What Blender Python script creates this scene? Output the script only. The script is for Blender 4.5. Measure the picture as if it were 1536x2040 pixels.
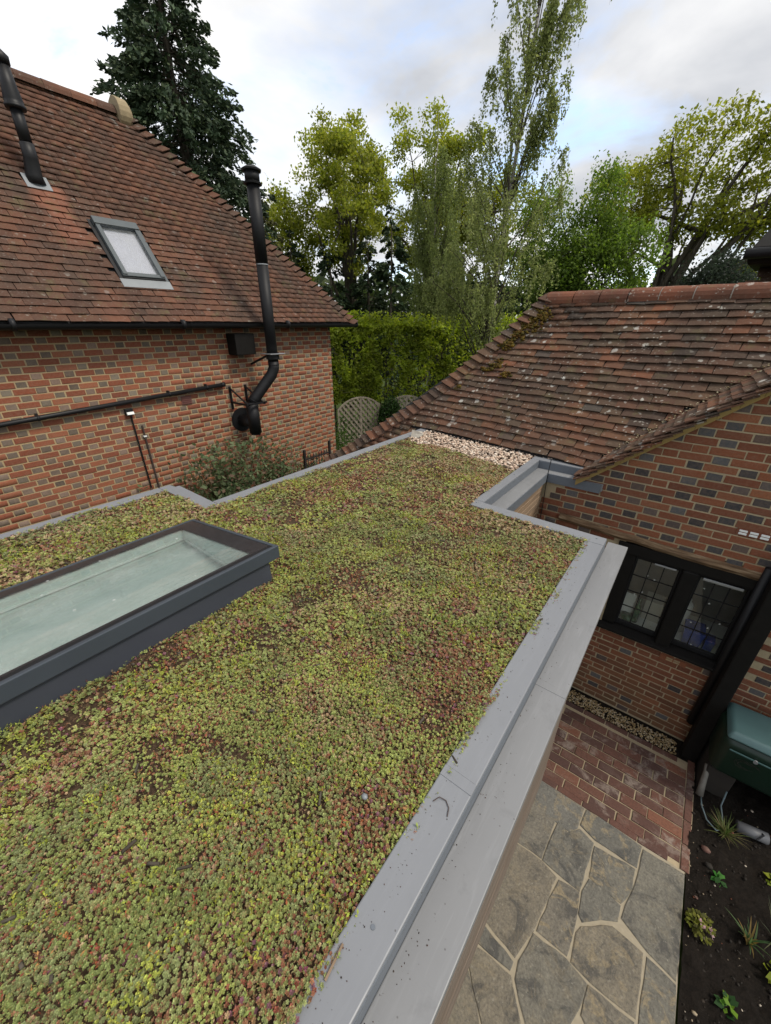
import bpy, bmesh, math, random
import numpy as np
from mathutils import Vector, Matrix

for o in list(bpy.data.objects):
    bpy.data.objects.remove(o)
random.seed(7)
RNG = np.random.RandomState(11)
SC = bpy.context.scene
COL = SC.collection

# ------------------------------------------------------------------ camera
CZ = 3.963                      # eye height over the patio (metres)
PITCH, YAW, ROLL = .454473, -.657016, .004821
cp, sp = math.cos(PITCH), math.sin(PITCH)
fw = Vector((math.sin(YAW) * cp, math.cos(YAW) * cp, -sp))
rt = Vector((math.cos(YAW), -math.sin(YAW), 0))
up = rt.cross(fw)
r2 = math.cos(ROLL) * rt + math.sin(ROLL) * up
u2 = -math.sin(ROLL) * rt + math.cos(ROLL) * up
cam = bpy.data.cameras.new('camera')
cam.sensor_fit = 'HORIZONTAL'
cam.sensor_width = 36
cam.lens = 36 * 774.4 / 1536
cam.clip_start = .05
cam.clip_end = 2000
camo = bpy.data.objects.new('camera', cam)
COL.objects.link(camo)
camo.matrix_world = Matrix(((r2.x, u2.x, -fw.x, 0), (r2.y, u2.y, -fw.y, 0), (r2.z, u2.z, -fw.z, CZ), (0, 0, 0, 1)))
SC.camera = camo

# ------------------------------------------------------------------ sky, sun, exposure
SUN_DIR = Vector((.80, .22, 1.15)).normalized()
elev = math.asin(SUN_DIR.z)
azim = math.atan2(SUN_DIR.x, SUN_DIR.y)
W = bpy.data.worlds.new('World')
SC.world = W
W.use_nodes = True
nt = W.node_tree
nt.nodes.clear()
def wn(t, **k):
    n = nt.nodes.new(t)
    for a, v in k.items():
        setattr(n, a, v)
    return n
sky = wn('ShaderNodeTexSky', sky_type='NISHITA', sun_disc=False, sun_elevation=elev, sun_rotation=azim, air_density=1.0, dust_density=1.0, ozone_density=2.0)
tc = wn('ShaderNodeTexCoord')
sep = wn('ShaderNodeSeparateXYZ')
nt.links.new(tc.outputs['Generated'], sep.inputs[0])
mx = wn('ShaderNodeMath', operation='MAXIMUM'); mx.inputs[1].default_value = 0.0
nt.links.new(sep.outputs['Z'], mx.inputs[0])
ad = wn('ShaderNodeMath', operation='ADD'); ad.inputs[1].default_value = .22
nt.links.new(mx.outputs[0], ad.inputs[0])
dv = wn('ShaderNodeVectorMath', operation='DIVIDE')
cmb = wn('ShaderNodeCombineXYZ')
for i in range(3):
    nt.links.new(ad.outputs[0], cmb.inputs[i])
nt.links.new(tc.outputs['Generated'], dv.inputs[0]); nt.links.new(cmb.outputs[0], dv.inputs[1])
def wnoise(scale, detail, rough, off, dist=0.0):
    mp = wn('ShaderNodeMapping'); mp.inputs['Location'].default_value = off; mp.inputs['Scale'].default_value = (1, 1, .25)
    nt.links.new(dv.outputs[0], mp.inputs[0])
    n = wn('ShaderNodeTexNoise'); n.inputs['Scale'].default_value = scale; n.inputs['Detail'].default_value = detail
    n.inputs['Roughness'].default_value = rough; n.inputs['Distortion'].default_value = dist
    nt.links.new(mp.outputs[0], n.inputs[0])
    return n
def wramp(src, stops):
    r = wn('ShaderNodeValToRGB')
    e = r.color_ramp.elements
    e[0].position, e[0].color = stops[0]
    e[1].position, e[1].color = stops[-1]
    for p, c in stops[1:-1]:
        x = e.new(p); x.color = c
    nt.links.new(src, r.inputs[0])
    return r
n1 = wnoise(1.9, 8, .58, (3.1, 1.7, .4), .35)
cover = wramp(n1.outputs['Fac'], [(.27, (.08, .08, .08, 1)), (.40, (.75, .75, .75, 1)), (.52, (1, 1, 1, 1))])
n2 = wnoise(1.25, 6, .5, (7.4, 2.2, 1.3), .2)
tone = wramp(n2.outputs['Fac'], [(.33, (2.3, 2.4, 2.6, 1)), (.5, (3.7, 3.72, 3.78, 1)), (.66, (4.9, 4.85, 4.75, 1))])
mixc = wn('ShaderNodeMix', data_type='RGBA')
nt.links.new(cover.outputs[0], mixc.inputs['Factor'])
skyb = wn('ShaderNodeVectorMath', operation='SCALE'); skyb.inputs['Scale'].default_value = 1.5
nt.links.new(sky.outputs[0], skyb.inputs[0])
nt.links.new(skyb.outputs[0], mixc.inputs['A'])
nt.links.new(tone.outputs[0], mixc.inputs['B'])
bg = wn('ShaderNodeBackground'); bg.inputs['Strength'].default_value = .125
nt.links.new(mixc.outputs['Result'], bg.inputs['Color'])
wo = wn('ShaderNodeOutputWorld')
nt.links.new(bg.outputs[0], wo.inputs['Surface'])

sl = bpy.data.lights.new('sun', 'SUN')
sl.energy = 1.5
sl.angle = math.radians(14)
sl.color = (1, .93, .82)
so = bpy.data.objects.new('sun', sl)
COL.objects.link(so)
so.rotation_euler = (-SUN_DIR).to_track_quat('-Z', 'Y').to_euler()
SC.view_settings.view_transform = 'Standard'
SC.view_settings.look = 'None'
SC.view_settings.exposure = 1.0
SC.view_settings.gamma = 1
SC.view_settings.use_curve_mapping = False
SC.render.engine = 'CYCLES'
SC.cycles.max_bounces = 8
SC.cycles.transparent_max_bounces = 8

# ------------------------------------------------------------------ helpers
_LOC = {}
def setp(o, label=None, cat=None, group=None, kind=None):
    if label: o['label'] = label
    if cat: o['category'] = cat
    if group: o['group'] = group
    if kind: o['kind'] = kind
    return o
def attach(o, parent):
    COL.objects.link(o)
    if parent is not None:
        o.parent = parent
        L = _LOC.get(parent.name, None)
        if L is not None:
            o.matrix_parent_inverse = Matrix.Translation(-L)
    return o
def thing(name, loc, label, cat, group=None):
    e = bpy.data.objects.new(name, None)
    e.empty_display_size = .2
    e.location = loc
    COL.objects.link(e)
    _LOC[e.name] = Vector(loc)
    return setp(e, label, cat, group)
def npmesh(name, V, F, mat, parent=None, col=None, smooth=False):
    """V (n,3) array; F list of (m,k) index arrays; col (n,3) per-vertex colour"""
    me = bpy.data.meshes.new(name)
    V = np.asarray(V, np.float32)
    F = [np.asarray(f, np.int32) for f in F if len(f)]
    me.vertices.add(len(V)); me.vertices.foreach_set('co', V.ravel())
    nl = sum(f.size for f in F); npoly = sum(len(f) for f in F)
    me.loops.add(nl); me.polygons.add(npoly)
    me.loops.foreach_set('vertex_index', np.concatenate([f.ravel() for f in F]))
    tot = np.concatenate([np.full(len(f), f.shape[1], np.int32) for f in F])
    st = np.concatenate([[0], np.cumsum(tot)[:-1]]).astype(np.int32)
    me.polygons.foreach_set('loop_start', st)
    me.polygons.foreach_set('loop_total', tot)
    if smooth:
        me.polygons.foreach_set('use_smooth', np.ones(npoly, bool))
    if col is not None:
        a = me.color_attributes.new('Col', 'FLOAT_COLOR', 'POINT')
        c = np.ones((len(V), 4), np.float32); c[:, :3] = col
        a.data.foreach_set('color', c.ravel())
    me.update(calc_edges=True)
    me.validate()
    if mat: me.materials.append(mat)
    if name is None: return me
    o = bpy.data.objects.new(name, me)
    return attach(o, parent)
def put(name, me, parent, loc, rot=None, mat=None):
    o = bpy.data.objects.new(name, me)
    attach(o, parent)
    if mat is not None:
        m = rot if rot is not None else Matrix.Identity(3)
        o.matrix_basis = Matrix.Translation(loc) @ m.to_4x4()
    else:
        o.location = loc
        if rot is not None: o.rotation_euler = rot
    return o
class MB:
    def __init__(s): s.v = []; s.f = []
    def add(s, v, f):
        b = len(s.v); s.v += [tuple(p) for p in v]; s.f += [tuple(i + b for i in q) for q in f]; return s
    def box(s, a, b):
        x0, y0, z0 = a; x1, y1, z1 = b
        return s.add([(x0, y0, z0), (x1, y0, z0), (x1, y1, z0), (x0, y1, z0), (x0, y0, z1), (x1, y0, z1), (x1, y1, z1), (x0, y1, z1)],
                     [(0, 3, 2, 1), (4, 5, 6, 7), (0, 1, 5, 4), (1, 2, 6, 5), (2, 3, 7, 6), (3, 0, 4, 7)])
    def obox(s, c, ax, h):
        c = Vector(c); A = [Vector(a) * k for a, k in zip(ax, h)]
        sg = [(-1, -1, -1), (1, -1, -1), (1, 1, -1), (-1, 1, -1), (-1, -1, 1), (1, -1, 1), (1, 1, 1), (-1, 1, 1)]
        return s.add([c + A[0] * i + A[1] * j + A[2] * k for i, j, k in sg],
                     [(0, 3, 2, 1), (4, 5, 6, 7), (0, 1, 5, 4), (1, 2, 6, 5), (2, 3, 7, 6), (3, 0, 4, 7)])
    def bar(s, p, q, w, t, upv=(0, 0, 1)):
        p, q = Vector(p), Vector(q); d = (q - p).normalized(); u = Vector(upv)
        x = d.cross(u)
        if x.length < 1e-4: x = d.cross(Vector((1, 0, 0)))
        x.normalize(); y = x.cross(d)
        return s.obox((p + q) / 2, (d, x, y), ((q - p).length / 2, w / 2, t / 2))
    def hexa(s, bot, top):
        return s.add(list(bot) + list(top), [(0, 3, 2, 1), (4, 5, 6, 7), (0, 1, 5, 4), (1, 2, 6, 5), (2, 3, 7, 6), (3, 0, 4, 7)])
    def prism(s, poly, z0, z1, shrink=0):
        n = len(poly); cx = sum(p[0] for p in poly) / n; cy = sum(p[1] for p in poly) / n
        b = [(x, y, z0) for x, y in poly]
        t = [(x + (cx - x) * shrink, y + (cy - y) * shrink, z1) for x, y in poly]
        return s.add(b + t, [tuple(range(n, 2 * n)), tuple(range(n - 1, -1, -1))] + [(i, (i + 1) % n, n + (i + 1) % n, n + i) for i in range(n)])
    def tube(s, pts, r, sides=10, cap=True):
        pts = [Vector(p) for p in pts]; n = len(pts)
        rr = r if isinstance(r, (list, tuple)) else [r] * n
        V = []; x = None
        for i, p in enumerate(pts):
            d = (pts[min(i + 1, n - 1)] - pts[max(i - 1, 0)]).normalized()
            if x is None:
                x = d.cross(Vector((0, 0, 1)))
                if x.length < 1e-3: x = Vector((1, 0, 0))
            x = (x - d * x.dot(d)).normalized(); y = d.cross(x)
            for k in range(sides):
                a = 2 * math.pi * k / sides
                V.append(p + (x * math.cos(a) + y * math.sin(a)) * rr[i])
        F = [(i * sides + k, i * sides + (k + 1) % sides, (i + 1) * sides + (k + 1) % sides, (i + 1) * sides + k) for i in range(n - 1) for k in range(sides)]
        if cap: F += [tuple(range(sides - 1, -1, -1)), tuple(range((n - 1) * sides, n * sides))]
        return s.add(V, F)
    def mesh(s, name='m', mat=None, bevel=0, smooth=False, seg=2):
        me = bpy.data.meshes.new(name)
        if bevel:
            bm = bmesh.new()
            vs = [bm.verts.new(v) for v in s.v]
            for f in s.f:
                try: bm.faces.new([vs[i] for i in f])
                except ValueError: pass
            bmesh.ops.recalc_face_normals(bm, faces=bm.faces)
            ed = [e for e in bm.edges if len(e.link_faces) == 2 and e.calc_face_angle(0) > .5]
            bmesh.ops.bevel(bm, geom=ed, offset=bevel, segments=seg, affect='EDGES', profile=.5)
            bm.to_mesh(me); bm.free()
        else:
            me.from_pydata(s.v, [], s.f)
        if smooth:
            for p in me.polygons: p.use_smooth = True
        if mat: me.materials.append(mat)
        me.update()
        return me
    def build(s, name, mat, parent=None, bevel=0, smooth=False, seg=2):
        return attach(bpy.data.objects.new(name, s.mesh(name, mat, bevel, smooth, seg)), parent)

# ------------------------------------------------------------------ materials
class NT:
    def __init__(s, name):
        s.m = bpy.data.materials.new(name); s.m.use_nodes = True
        s.t = s.m.node_tree; s.b = s.t.nodes['Principled BSDF']; s.out = s.t.nodes['Material Output']
    def n(s, t, **k):
        x = s.t.nodes.new(t)
        for a, v in k.items(): setattr(x, a, v)
        return x
    def l(s, a, b): s.t.links.new(a, b)
    def pos(s): return s.n('ShaderNodeNewGeometry').outputs['Position']
    def objc(s): return s.n('ShaderNodeTexCoord').outputs['Object']
    def mapv(s, v, scale=(1, 1, 1), loc=(0, 0, 0)):
        m = s.n('ShaderNodeMapping'); m.inputs['Scale'].default_value = scale; m.inputs['Location'].default_value = loc
        s.l(v, m.inputs[0]); return m.outputs[0]
    def noise(s, v, scale, detail=4, rough=.55, dist=0):
        n = s.n('ShaderNodeTexNoise'); n.inputs['Scale'].default_value = scale; n.inputs['Detail'].default_value = detail
        n.inputs['Roughness'].default_value = rough; n.inputs['Distortion'].default_value = dist
        s.l(v, n.inputs['Vector']); return n.outputs['Fac']
    def vor(s, v, scale, feature='F1', rnd=1.0):
        n = s.n('ShaderNodeTexVoronoi', feature=feature); n.inputs['Scale'].default_value = scale; n.inputs['Randomness'].default_value = rnd
        s.l(v, n.inputs['Vector']); return n
    def ramp(s, f, stops, interp='LINEAR'):
        r = s.n('ShaderNodeValToRGB'); r.color_ramp.interpolation = interp
        e = r.color_ramp.elements
        c4 = lambda c: (c, c, c, 1) if not isinstance(c, (tuple, list)) else (*c, 1)
        e[0].position, e[0].color = stops[0][0], c4(stops[0][1])
        e[1].position, e[1].color = stops[-1][0], c4(stops[-1][1])
        for p, c in stops[1:-1]:
            x = e.new(p); x.color = c4(c)
        s.l(f, r.inputs[0]); return r.outputs[0]
    def mix(s, f, a, b, mode='MIX'):
        m = s.n('ShaderNodeMix', data_type='RGBA', blend_type=mode)
        for key, v in (('Factor', f), ('A', a), ('B', b)):
            if isinstance(v, (int, float)) and key == 'Factor': m.inputs[key].default_value = v
            elif isinstance(v, (tuple, list)): m.inputs[key].default_value = (*v, 1)
            else: s.l(v, m.inputs[key])
        return m.outputs['Result']
    def math(s, op, a, b=None):
        m = s.n('ShaderNodeMath', operation=op)
        for i, v in enumerate((a, b)):
            if v is None: continue
            if isinstance(v, (int, float)): m.inputs[i].default_value = v
            else: s.l(v, m.inputs[i])
        return m.outputs[0]
    def rnd(s, k=0.0):
        """a random number per object / per mesh island"""
        a = s.n('ShaderNodeObjectInfo').outputs['Random']
        b = s.n('ShaderNodeNewGeometry').outputs['Random Per Island']
        x = s.math('ADD', a, b)
        return s.math('FRACT', s.math('ADD', s.math('MULTIPLY', x, 1.0 + 7.31 * k), k))
    def bump(s, h, strength=.3, dist=.01):
        b = s.n('ShaderNodeBump'); b.inputs['Strength'].default_value = strength; b.inputs['Distance'].default_value = dist
        s.l(h, b.inputs['Height']); s.l(b.outputs[0], s.b.inputs['Normal'])
    def col(s, c):
        if isinstance(c, (tuple, list)): s.b.inputs['Base Color'].default_value = (*c, 1)
        else: s.l(c, s.b.inputs['Base Color'])
    def set(s, rough=.8, metal=0, spec=.5):
        s.b.inputs['Roughness'].default_value = rough; s.b.inputs['Metallic'].default_value = metal
        s.b.inputs['Specular IOR Level'].default_value = spec
        return s.m
M = {}
def simple(name, c, rough=.7, metal=0, var=.15, scale=6, bump=0, spec=.5):
    t = NT(name)
    n = t.noise(t.pos(), scale, 5)
    t.col(t.mix(n, tuple(x * (1 - var) for x in c), tuple(min(1, x * (1 + var)) for x in c)))
    if bump: t.bump(t.noise(t.pos(), scale * 12, 4), bump, .004)
    M[name] = t.set(rough, metal, spec)
    return M[name]

def brick_mat(name, stops, stain=None, light=.25):
    t = NT(name)
    c = t.ramp(t.rnd(), stops)
    n = t.noise(t.pos(), 38, 6, .65)
    c = t.mix(t.ramp(n, [(.35, 0.0), (.7, 1.0)]), c, t.mix(.3, c, (.28, .19, .13)))
    n3 = t.noise(t.pos(), 90, 3)
    c = t.mix(t.ramp(n3, [(.3, .0), (.42, .0), (.7, .5)]), c, t.mix(.5, c, (.05, .03, .028)))
    if stain:   # algae and splash dirt low on the wall
        sx = t.n('ShaderNodeSeparateXYZ'); t.l(t.pos(), sx.inputs[0])
        lowf = t.ramp(sx.outputs['Z'], [(.15, 1.0), (.95, 0.0)])
        c = t.mix(t.math('MULTIPLY', lowf, t.ramp(t.noise(t.pos(), 3.3, 5), [(.35, .15), (.62, .8)])), c, stain)
    t.col(c)
    t.bump(t.noise(t.pos(), 110, 5, .7), .5, .004)
    M[name] = t.set(.9, 0, .25)
brick_mat('brick_red', [(0, (.175, .047, .025)), (.3, (.225, .063, .032)), (.6, (.27, .080, .040)), (.85, (.31, .11, .055)), (1, (.195, .060, .036))])
brick_mat('brick_grey', [(0, (.12, .095, .075)), (.35, (.18, .14, .11)), (.6, (.26, .18, .14)), (.8, (.095, .078, .062)), (1, (.22, .19, .145))])
brick_mat('brick_brown', [(0, (.14, .044, .023)), (.3, (.205, .064, .031)), (.6, (.25, .082, .037)), (.85, (.165, .058, .032)), (1, (.29, .105, .048))], (.13, .085, .045))
brick_mat('brick_vitrified', [(0, (.030, .033, .038)), (.3, (.055, .062, .070)), (.55, (.10, .105, .11)), (.75, (.11, .075, .06)), (1, (.040, .046, .052))])
def mortar(name, c, stain):
    t = NT(name)
    c1 = t.mix(t.noise(t.pos(), 60, 4), tuple(x * .75 for x in c), tuple(x * 1.2 for x in c))
    c1 = t.mix(t.ramp(t.noise(t.pos(), 3, 4), [(.4, 0.0), (.7, .6)]), c1, stain)
    t.col(c1); t.bump(t.noise(t.pos(), 150, 4), .6, .003)
    M[name] = t.set(.95, 0, .2)
mortar('mortar_pale', (.36, .275, .165), (.42, .30, .15))
mortar('mortar_sand', (.40, .325, .21), (.28, .225, .14))

def tile_mat(name, stops, lichen=0.0, clean=False, moss=False):
    t = NT(name)
    p = t.pos()
    c = t.ramp(t.rnd(), stops)
    # weathering: dark algae in soft streaks, pale bloom, speckle
    st = t.noise(t.mapv(p, (1.0, 1.0, .45)), 1.5, 5, .6)
    f = t.ramp(st, [(.43, 0.0), (.66, .7)])
    if clean:
        sx = t.n('ShaderNodeSeparateXYZ'); t.l(p, sx.inputs[0])
        wob = t.math('MULTIPLY', t.math('SUBTRACT', t.noise(p, 3.5, 3), .5), .25)
        yy = t.math('ADD', sx.outputs['Y'], wob)
        d = t.math('ABSOLUTE', t.math('SUBTRACT', yy, 2.28))
        band = t.ramp(d, [(.10, 1.0), (.24, 0.0)])
        low = t.ramp(t.math('MULTIPLY', sx.outputs['Z'], .1), [(.47, .15), (.50, .75), (.548, 1.0), (.552, 0.0)])
        cl = t.math('MULTIPLY', band, low)
        f = t.math('MULTIPLY', f, t.math('SUBTRACT', 1.0, cl))
        c = t.mix(t.math('MULTIPLY', cl, .85), c, t.mix(t.rnd(.37), (.21, .085, .055), (.28, .115, .072)))
    c = t.mix(f, c, t.mix(t.rnd(.61), (.045, .036, .030), (.085, .062, .048)))
    sp = t.ramp(t.noise(p, 45, 5, .7), [(.5, 0.0), (.75, .55)])
    c = t.mix(sp, c, t.mix(.5, c, (.24, .20, .15)))
    if lichen:
        warp = t.n('ShaderNodeVectorMath', operation='ADD'); t.l(p, warp.inputs[0])
        nn = t.n('ShaderNodeTexNoise'); nn.inputs['Scale'].default_value = 26; t.l(p, nn.inputs['Vector'])
        sc = t.n('ShaderNodeVectorMath', operation='SCALE'); sc.inputs['Scale'].default_value = .05; t.l(nn.outputs['Color'], sc.inputs[0]); t.l(sc.outputs[0], warp.inputs[1])
        wv = warp.outputs[0]
        patch = t.ramp(t.noise(p, 2.1, 3), [(.38, .25), (.62, 1.0)])
        for scale, thr, amt, lc in ((5.5, .15, lichen, (.62, .61, .56)), (12, .19, lichen, (.55, .53, .47)), (30, .24, lichen * .8, (.46, .42, .36)), (9, .08, lichen * .6, (.48, .17, .04))):
            v = t.vor(wv, scale)
            keep = t.ramp(v.outputs['Color'], [(.60, 0.0), (.66, 1.0)])
            m = t.ramp(v.outputs['Distance'], [(thr, 1.0), (thr * 1.35, 0.0)])
            m = t.math('MULTIPLY', t.math('MULTIPLY', m, keep), t.math('MULTIPLY', patch, amt))
            c = t.mix(m, c, lc)
        g = t.ramp(t.noise(p, 5.5, 5, .65), [(.56, 0.0), (.74, .6)])
        c = t.mix(g, c, (.14, .13, .06))
    t.col(t.mix(1.0, c, (.82, .82, .81), 'MULTIPLY'))
    t.bump(t.noise(p, 75, 5, .7), .45, .004)
    M[name] = t.set(.9, 0, .18)
tile_mat('tile_house', [(0, (.090, .047, .034)), (.3, (.115, .056, .038)), (.6, (.138, .064, .041)), (.82, (.165, .075, .047)), (1, (.10, .051, .037))], lichen=.25, clean=True)
tile_mat('tile_old', [(0, (.075, .054, .043)), (.2, (.12, .066, .045)), (.42, (.165, .078, .048)), (.62, (.105, .074, .052)), (.78, (.15, .085, .052)), (.9, (.22, .088, .048)), (1, (.085, .075, .064))], lichen=.8)
tile_mat('tile_ridge', [(0, (.19, .075, .048)), (.5, (.25, .095, .055)), (1, (.20, .085, .055))], lichen=.8)
simple('tile_mortar', (.36, .33, .28), .95, 0, .3, 20, .4)

def metal_mat(name, c, rough, dirt=.25):
    t = NT(name); p = t.pos()
    n = t.noise(p, 3.2, 5, .6)
    cc = t.mix(n, tuple(x * .93 for x in c), tuple(x * 1.06 for x in c))
    d = t.ramp(t.noise(p, 6.5, 6, .7, 1.2), [(.55, 0.0), (.78, dirt)])
    cc = t.mix(d, cc, tuple(x * .62 for x in c))
    sk_ = t.ramp(t.noise(t.mapv(p, (26, 2.2, 9)), 2.0, 6, .65, .6), [(.52, 0.0), (.74, dirt)])
    cc = t.mix(sk_, cc, tuple(min(1, x * 1.35) for x in c))
    sp = t.vor(p, 70); k = t.ramp(sp.outputs['Color'], [(.80, 0.0), (.83, 1.0)])
    sm = t.math('MULTIPLY', t.ramp(sp.outputs['Distance'], [(.10, 1.0), (.2, 0.0)]), k)
    cc = t.mix(t.math('MULTIPLY', sm, .7), cc, (.06, .055, .05))
    t.col(cc)
    t.l(t.ramp(n, [(.3, rough - .08), (.7, rough + .1)]), t.b.inputs['Roughness'])
    t.b.inputs['Specular IOR Level'].default_value = .45
    M[name] = t.m
metal_mat('coping_grey', (.185, .192, .205), .47)
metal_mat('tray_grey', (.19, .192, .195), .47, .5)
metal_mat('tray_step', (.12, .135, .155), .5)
metal_mat('anthracite', (.045, .055, .068), .38, .1)
metal_mat('anthracite_wrap', (.040, .045, .058), .5, .2)
simple('black_border', (.030, .030, .032), .18, 0, .4, 30)
simple('black_metal', (.008, .008, .009), .55, 0, .3, 9, 0, .3)
simple('black_plastic', (.010, .010, .011), .5, 0, .3, 9, 0, .3)
simple('black_timber', (.008, .007, .006), .7, 0, .5, 14, .4, .2)
simple('lead', (.20, .215, .225), .5, .1, .2, 6)
simple('frame_grey', (.07, .082, .086), .4, .1, .15, 8)
simple('dark_gap', (.02, .02, .02), .9)
simple('membrane', (.05, .05, .055), .8)
simple('white_paint', (.72, .74, .72), .6, 0, .05)
simple('shaft_paint', (.60, .67, .65), .6, 0, .04)
simple('blind', (.50, .535, .525), .7, 0, .05, 2)
simple('galv', (.35, .36, .37), .45, .6, .2)
simple('stone_finial', (.28, .22, .13), .9, 0, .3, 20, .5)
t = NT('timber'); p = t.pos()
g = t.noise(t.mapv(p, (14, .9, 14)), 3.0, 6, .6, .4)
c = t.ramp(g, [(.3, (.15, .095, .055)), (.55, (.27, .175, .105)), (.75, (.33, .23, .145))])
c = t.mix(t.rnd(), c, t.mix(.5, c, (.20, .16, .12)))
t.col(c); t.bump(g, .3, .003); M['timber'] = t.set(.75, 0, .3)
t = NT('timber_weathered'); p = t.pos()
g = t.noise(t.mapv(p, (14, .9, 14)), 3.0, 6, .6, .4)
c = t.ramp(g, [(.3, (.10, .075, .055)), (.55, (.17, .13, .10)), (.75, (.23, .19, .15))])
t.col(t.mix(t.rnd(), c, t.mix(.5, c, (.15, .13, .11)))); t.bump(g, .3, .003); M['timber_weathered'] = t.set(.8, 0, .25)
t = NT('old_oak'); p = t.pos()
g = t.noise(t.mapv(p, (1.2, 12, 14)), 3.0, 6, .65, .4)
c = t.ramp(g, [(.3, (.05, .032, .02)), (.5, (.14, .085, .045)), (.62, (.24, .17, .10)), (.8, (.36, .32, .27))])
t.col(c); t.bump(g, .5, .005); M['old_oak'] = t.set(.85, 0, .3)
def glass_mat(name, tint, rough=.0, gl=.5):
    t = NT(name)
    t.b.inputs['Base Color'].default_value = (*tint, 1)
    t.b.inputs['Transmission Weight'].default_value = 1
    t.b.inputs['Roughness'].default_value = rough
    t.b.inputs['IOR'].default_value = 1.5
    M[name] = t.m
def thin_glass(name, tint, dirty=0.0, refl=.05):
    """architectural pane: sees straight through, reflects by Fresnel, may carry dust"""
    t = NT(name)
    tr = t.n('ShaderNodeBsdfTransparent'); tr.inputs[0].default_value = (*tint, 1)
    gl = t.n('ShaderNodeBsdfGlossy'); gl.inputs['Roughness'].default_value = .02
    lw_ = t.n('ShaderNodeLayerWeight'); lw_.inputs['Blend'].default_value = .5
    f2 = t.math('ADD', refl, t.math('MULTIPLY', t.math('POWER', lw_.outputs['Facing'], 4.0), .85))
    ms = t.n('ShaderNodeMixShader'); t.l(f2, ms.inputs[0]); t.l(tr.outputs[0], ms.inputs[1]); t.l(gl.outputs[0], ms.inputs[2])
    last = ms.outputs[0]
    if dirty:
        df = t.n('ShaderNodeBsdfDiffuse'); df.inputs[0].default_value = (.55, .57, .54, 1)
        p = t.pos()
        d = t.ramp(t.noise(p, 7, 6, .7), [(.4, dirty * .4), (.6, dirty), (.75, dirty * 1.8)])
        v = t.vor(p, 16); sp = t.math('MULTIPLY', t.ramp(v.outputs['Distance'], [(.07, 1.0), (.16, 0.0)]), t.ramp(v.outputs['Color'], [(.72, 0.0), (.76, .6)]))
        d = t.math('MAXIMUM', d, sp)
        m2 = t.n('ShaderNodeMixShader'); t.l(d, m2.inputs[0]); t.l(last, m2.inputs[1]); t.l(df.outputs[0], m2.inputs[2]); last = m2.outputs[0]
    t.l(last, t.out.inputs['Surface'])
    M[name] = t.m
thin_glass('glass_roof', (.93, .975, .96), .11, .12)
thin_glass('glass_window', (.93, .95, .93), .02)
thin_glass('glass_skylight', (.85, .85, .88), .10)

def leaf_mat(name, trans=.35, rough=.6, spec=.25):
    t = NT(name)
    a = t.n('ShaderNodeAttribute', attribute_name='Col')
    t.col(a.outputs['Color']); t.set(rough, 0, spec)
    tl = t.n('ShaderNodeBsdfTranslucent')
    hs = t.n('ShaderNodeHueSaturation'); hs.inputs['Saturation'].default_value = 1.1; hs.inputs['Value'].default_value = 1.25
    t.l(a.outputs['Color'], hs.inputs['Color']); t.l(hs.outputs[0], tl.inputs[0])
    ms = t.n('ShaderNodeMixShader'); ms.inputs[0].default_value = trans
    t.l(t.b.outputs[0], ms.inputs[1]); t.l(tl.outputs[0], ms.inputs[2]); t.l(ms.outputs[0], t.out.inputs['Surface'])
    M[name] = t.m
leaf_mat('leaf', .55)
leaf_mat('needle', .15, .7)
leaf_mat('sedum', .22, .5, .3)
leaf_mat('stone_bits', 0.0, .85, .3)
t = NT('bark'); p = t.pos()
c = t.ramp(t.noise(t.mapv(p, (3, 3, .8)), 4, 5), [(.3, (.035, .028, .02)), (.7, (.10, .085, .065))])
t.col(c); M['bark'] = t.set(.95, 0, .2)
t = NT('birch_bark'); p = t.pos()
n = t.noise(t.mapv(p, (2.0, 2.0, 7)), 3.5, 5, .7)
c = t.ramp(n, [(.40, (.05, .045, .04)), (.50, (.30, .28, .25)), (.66, (.46, .44, .40))])
t.col(c); M['birch_bark'] = t.set(.8, 0, .3)
t = NT('soil'); p = t.pos()
c = t.ramp(t.noise(p, 30, 8, .75), [(.3, (.008, .0065, .005)), (.6, (.022, .017, .013)), (.8, (.05, .038, .028))])
t.col(c); t.bump(t.noise(p, 45, 8, .8), 1.0, .03); M['soil'] = t.set(.95, 0, .15)
t = NT('substrate'); p = t.pos()
c = t.ramp(t.noise(p, 60, 6, .75), [(.35, (.03, .02, .013)), (.55, (.085, .055, .034)), (.75, (.17, .11, .065))])
t.col(c); t.bump(t.noise(p, 90, 6, .8), 1.0, .01); M['substrate'] = t.set(.95, 0, .15)
t = NT('ground'); p = t.pos()
c = t.ramp(t.noise(p, 1.2, 8, .7), [(.3, (.03, .045, .012)), (.55, (.055, .08, .02)), (.75, (.07, .06, .035))])
t.col(c); M['ground'] = t.set(.95, 0, .15)
t = NT('flagstone'); p = t.pos()
c = t.ramp(t.rnd(), [(0, (.19, .185, .16)), (.3, (.25, .235, .19)), (.6, (.30, .26, .19)), (.8, (.215, .21, .185)), (1, (.32, .265, .18))])
off = t.n('ShaderNodeVectorMath', operation='ADD'); t.l(p, off.inputs[0]); cb_ = t.n('ShaderNodeCombineXYZ'); t.l(t.math('MULTIPLY', t.rnd(.2), 30.0), cb_.inputs[0]); t.l(cb_.outputs[0], off.inputs[1]); q = off.outputs[0]
n = t.noise(q, 5.0, 10, .74, .8)
c = t.mix(t.ramp(n, [(.40, .75), (.47, .25), (.56, 0.0)]), c, (.075, .075, .074))
o = t.ramp(t.noise(q, 7, 8, .66, 1.4), [(.53, 0.0), (.60, .8)])
c = t.mix(t.math('MULTIPLY', o, t.ramp(t.rnd(.55), [(.2, .25), (.8, 1.0)])), c, (.37, .30, .185))
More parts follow.
